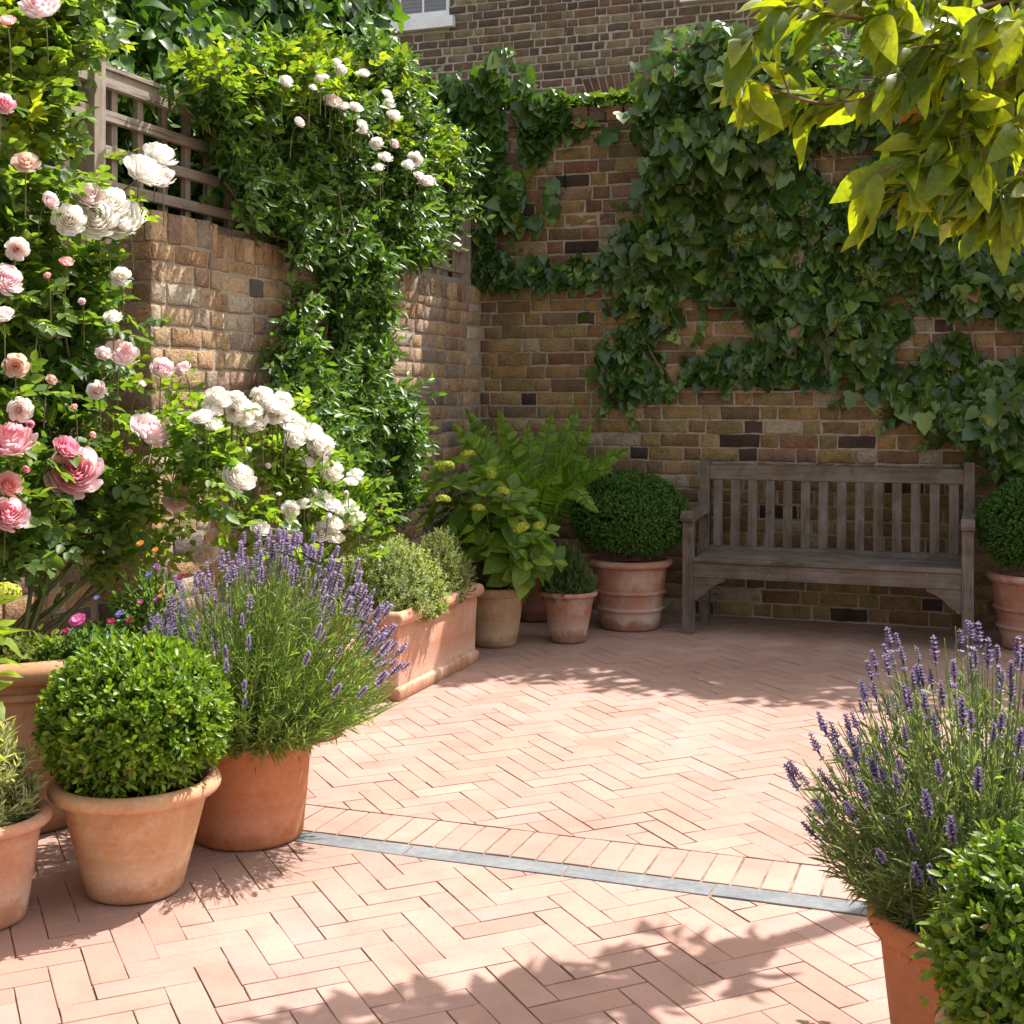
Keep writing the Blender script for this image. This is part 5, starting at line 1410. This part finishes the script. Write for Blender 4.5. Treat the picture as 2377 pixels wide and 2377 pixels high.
world_mesh('crown', pt_, M_GLOSS, tree)
tk = [(smooth_path([(-4.6, 6.2, -.05), (-4.5, 6.0, 1.5), (-4.3, 5.7, 2.6), (-4.1, 5.5, 3.4), (-4.0, 5.3, 4.4)], 20), None)]
for e in ((-4.0, 4.6, 3.6), (-4.0, 6.8, 3.7), (-3.9, 5.2, 3.2), (-4.0, 7.6, 3.4), (-3.85, 4.2, 2.9), (-4.1, 6.2, 4.6), (-3.9, 6.3, 3.0)):
    tk.append((smooth_path([(-4.42, 5.85, 2.0), ((-4.4 + e[0]) / 2, (5.8 + e[1]) / 2, (2.4 + e[2]) / 2 + .15), e], 14), None))
tk = [(p_, np.linspace(.10 if i == 0 else .045, .03 if i == 0 else .012, len(p_))) for i, (p_, _) in enumerate(tk)]
world_tubes('trunk', tk, M_BARK, tree, 8)

# magnolia-like tree leaning in at upper right ----------------------
mag = thing('magnolia_tree', 'overhanging tree with large drooping yellow-green leaves at top right', 'tree', (spot(2950, 4.9)))
brs = [([(2700, 60, 4.4), (2500, 10, 4.2), (2377, 0, 4.05), (2280, 16, 3.95), (2150, 60, 3.85), (2050, 48, 3.8), (1940, 36, 3.75), (1850, 12, 3.7), (1790, 5, 3.7)], .012),
       ([(2500, 40, 4.2), (2380, 120, 4.05), (2230, 150, 3.95), (2110, 158, 3.9), (2050, 205, 3.88), (1990, 234, 3.85), (1915, 240, 3.83), (1850, 228, 3.8), (1780, 202, 3.78), (1712, 190, 3.75)], .009),
       ([(2600, 300, 4.3), (2480, 380, 4.15), (2377, 418, 4.0), (2320, 424, 3.95), (2240, 430, 3.9), (2170, 440, 3.87), (2095, 448, 3.85)], .008),
       ([(2550, 120, 4.2), (2450, 230, 4.05), (2360, 290, 3.95), (2290, 300, 3.9), (2210, 330, 3.85), (2130, 372, 3.8)], .007),
       ([(2450, -120, 4.2), (2300, -110, 4.1), (2150, -80, 4.0), (2050, -60, 3.9)], .010),
       ([(2560, 200, 4.25), (2430, 160, 4.1), (2330, 190, 4.0), (2260, 230, 3.95), (2190, 250, 3.9)], .006), ([(2500, -60, 4.3), (2380, -50, 4.1), (2250, -40, 3.95), (2120, -20, 3.85), (2000, -10, 3.8)], .007), ([(2480, 380, 4.15), (2420, 430, 4.0), (2360, 445, 3.95), (2290, 440, 3.9)], .005),
       ([(2377, 0, 4.05), (2340, 60, 3.9), (2290, 110, 3.85), (2240, 110, 3.8), (2180, 130, 3.75)], .006)]
st = []; B, DD = [], []
for pts_, r0 in brs:
    pp = smooth_path([at_depth(x, y, Z) for x, y, Z in pts_], 40)
    st.append((pp, np.linspace(r0, .0022, len(pp))))
    m = len(pp)
    for i in range(4, m):
        if RNG.random() < .80:
            B.append(pp[i] + rnd(1, .006)[0]); DD.append(nrm(pp[i] - pp[i - 1]))
    # side twigs
    for i in range(5, m - 1, 4):
        d = nrm(nrm(pp[i] - pp[i - 1]) * .8 + rnd(1, .55)[0] + np.array([0, 0, -.1])); ln = .10 + .14 * RNG.random()
        tw = smooth_path([pp[i], pp[i] + d * ln * .5 + np.array([0, 0, .01]), pp[i] + d * ln], 6); st.append((tw, np.linspace(.003, .0016, len(tw))))
        for j in range(1, len(tw)): B.append(tw[j]); DD.append(d)
trunk_b = np.array(spot(2950, 4.9)); tb = trunk_b + np.array([0, 0, 2.2])
st.append((smooth_path([trunk_b + np.array([0, 0, -.05]), trunk_b + np.array([.03, 0, 1.2]), tb, tb + np.array([-.15, .05, .9])], 16), None))
for e in [q for q in brs if q[0][0][0] > 2450][:5]:
    p0 = at_depth(*e[0][0][:2], e[0][0][2]); st.append((smooth_path([tb + np.array([0, 0, -.1 + .3 * RNG.random()]), (tb + p0) / 2 + np.array([0, 0, .12]), p0], 10), None))
st = [(p_, np.linspace(.07, .04, len(p_)) if r_ is None and i == len(st) - 6 else (np.linspace(.03, .013, len(p_)) if r_ is None else r_)) for i, (p_, r_) in enumerate(st)]
world_tubes('trunk', st, M_TWIG, mag, 6)
B, DD = np.array(B), np.array(DD); n = len(B)
D = nrm(DD * .8 + np.array([-.08, -.12, -.62]) + rnd(n, .5)); N = nrm(np.array([-.15, -.55, .65]) + rnd(n, .5))
L = .132 * (1 + .28 * RNG.normal(size=n)).clip(.4, 1.5)
C = tints(n, (.085, .16, .02), (.25, .32, .028), .18)
rus = RNG.random(n) < .004
C[rus] = np.array((.38, .20, .03))
parts = [leaves_arrays(B, D, N, L, L * .40, T_big(.2, .24), C)]
tip = at_depth(1712, 190, 3.75)
for dx, dz, cl in ((0, 0, (.45, .19, .03)), (.03, -.005, (.46, .24, .03)), (.085, -.01, (.36, .30, .03))):
    parts.append(leaves_arrays((tip + np.array([dx, 0, dz]))[None], np.array([[-.25, -.1, -.9]]), np.array([[-.2, -.9, .2]]), np.array([.075]), np.array([.035]), T_big(.2, .2), np.array([cl])))
world_mesh('crown', parts, mat_leaf('magnolia_leaf', .55, .42, .4, tcol=(1.95, 1.85, .35)), mag)

# bedding flowers in the bowl ---------------------------------------
def petal_flower(name, c0, c1, n=7, seed=0):
    r = np.random.default_rng(seed); P, D, N = [], [], []
    for k in range(n * 2):
        a = k * 2 * PI / n + (k // n) * .4; el = .25 + .45 * (k // n)
        d = np.array([math.cos(a) * math.cos(el), math.sin(a) * math.cos(el), math.sin(el)])
        P.append(np.zeros(3)); D.append(d); N.append(np.cross(d, (-math.sin(a), math.cos(a), 0)) * -1 + r.normal(size=3) * .1)
    m = len(P); f = (np.arange(m) // n)[:, None] * .8
    C = np.array(c0) * (1 - f) + np.array(c1) * f
    me = leaf_mesh(name, [leaves_arrays(np.array(P), np.array(D), np.array(N), np.where(np.arange(m) < n, 1.0, .7), np.where(np.arange(m) < n, .75, .55), T_fold(.1, -.1, .42, .55, .4, .8), C)])
    me.materials.append(M_PETAL); return me
PF = {'magenta': petal_flower('magenta_flower', (.75, .10, .38), (.85, .45, .62), 7, 1), 'crimson': petal_flower('crimson_flower', (.45, .02, .10), (.62, .10, .22), 5, 2), 'blue': petal_flower('blue_flower', (.28, .26, .72), (.45, .40, .80), 5, 3),
      'orange': petal_flower('orange_flower', (.85, .38, .05), (.88, .55, .12), 7, 4), 'purple': petal_flower('purple_flower', (.40, .10, .42), (.60, .28, .62), 6, 5)}
def bedding(label, x, y, Z, flowers, n=60, c0=(.04, .11, .02), c1=(.12, .24, .04), rad=.07, z0=.53, leaf=.03):
    p = at_depth(x, y, Z); t = thing('bedding_plant', label, 'bedding plant', (p[0], p[1], z0), 0, 'bedding flowers in the large bowl')
    d = nrm(rnd(n)); d[:, 2] = np.abs(d[:, 2]); B = d * np.array([rad, rad, rad * .9]) * (RNG.random((n, 1)) ** .5)
    P, D, N, tt = shoots(B, d + np.array([0, 0, .5]), 6, .03, 60, 15); m = len(P)
    obj('leaves', leaf_mesh('bedding_leaves', [leaves_arrays(P, D, N, leaf * (1 + .2 * RNG.normal(size=m)), leaf * .5, TF, tints(m, c0, c1))]), M_LEAF, t)
    st = []
    for (fx, fy, fr, kd) in flowers:
        q = at_depth(fx, fy, Z - .03); s = fr * Z / F_PX * 1.05
        f = bpy.data.objects.new('flower', PF[kd]); link(f, t); f.location = q - np.array(t.location); f.scale = (s, s, s)
        f.rotation_euler = Vector((-.1 + RNG.normal() * .2, -.6, .75)).to_track_quat('Z', 'Y').to_euler()
        e = q - np.array(t.location); st.append((smooth_path([(0, 0, 0), e * .5 + np.array([0, .01, .01]), e], 5), .0015))
    obj('stems', tubes_mesh('bedding_stems', st, 4), M_CANE, t)
bedding('trailing plant with a pale-edged magenta flower near the bowl rim', 165, 1480, 4.12, [(180, 1440, 20, 'magenta'), (153, 1467, 10, 'crimson')], 90, rad=.09)
bedding('small plant with two crimson flowers beside the lavender in the bowl', 265, 1475, 4.18, [(258, 1443, 10, 'crimson'), (300, 1440, 10, 'crimson'), (252, 1475, 8, 'blue')], 90, rad=.10)
bedding('blue flowered plant under the rose canes in the bowl', 225, 1450, 4.32, [(224, 1388, 8, 'blue'), (278, 1425, 13, 'blue')], 80, rad=.09)
bedding('low green plant without flowers at the left of the bowl', 80, 1490, 4.10, [], 80, rad=.10) if False else None
E2 = bpy.data.objects
bp = at_depth(90, 1490, 4.12)
herb('ground_cover_plant', 'low yellow-green leafy plant at the left of the large bowl', 'bedding plant', (bp[0], bp[1], 0), .53, .12, .10, .075, 120, .028, .014, (.06, .13, .02), (.20, .28, .04), k=6, ang=65, seed=12)
mp = at_depth(345, 1360, 4.45)
t = thing('mixed_flower_plant', 'orange and purple flowers with fine foliage between the bowl and the lavender', 'bedding plant', (mp[0], mp[1], .50))
n = 150; d = nrm(rnd(n)); d[:, 2] = np.abs(d[:, 2]); B_ = d * np.array([.13, .13, .24]) * (RNG.random((n, 1)) ** .4)
P, D, N, tt = shoots(B_, d + np.array([0, 0, .8]), 7, .06, 50, 15); m = len(P)
obj('leaves', leaf_mesh('mixed_leaves', [leaves_arrays(P, D, N, .038, .013, TF, tints(m, (.06, .14, .03), (.17, .28, .06)))]), M_LEAF, t)
st = []
for (fx, fy, fr, kd) in ((325, 1262, 13, 'orange'), (360, 1277, 11, 'orange'), (362, 1316, 12, 'purple'), (372, 1384, 8, 'orange'), (420, 1340, 13, 'crimson'), (325, 1398, 10, 'magenta'), (362, 1392, 12, 'purple'), (345, 1335, 12, 'blue')):
    q = at_depth(fx, fy, 4.30); s = fr * 3.5 / F_PX
    f = bpy.data.objects.new('flower', PF[kd]); link(f, t); f.location = q - np.array(t.location); f.scale = (s, s, s)
    f.rotation_euler = Vector((RNG.normal() * .2, -.6, .75)).to_track_quat('Z', 'Y').to_euler()
    e = q - np.array(t.location); st.append((smooth_path([(e[0] * .2, e[1] * .2, 0), e * .5 + np.array([0, .02, .02]), e], 5), .0015))
obj('stems', tubes_mesh('mixed_stems', st, 4), M_CANE, t)
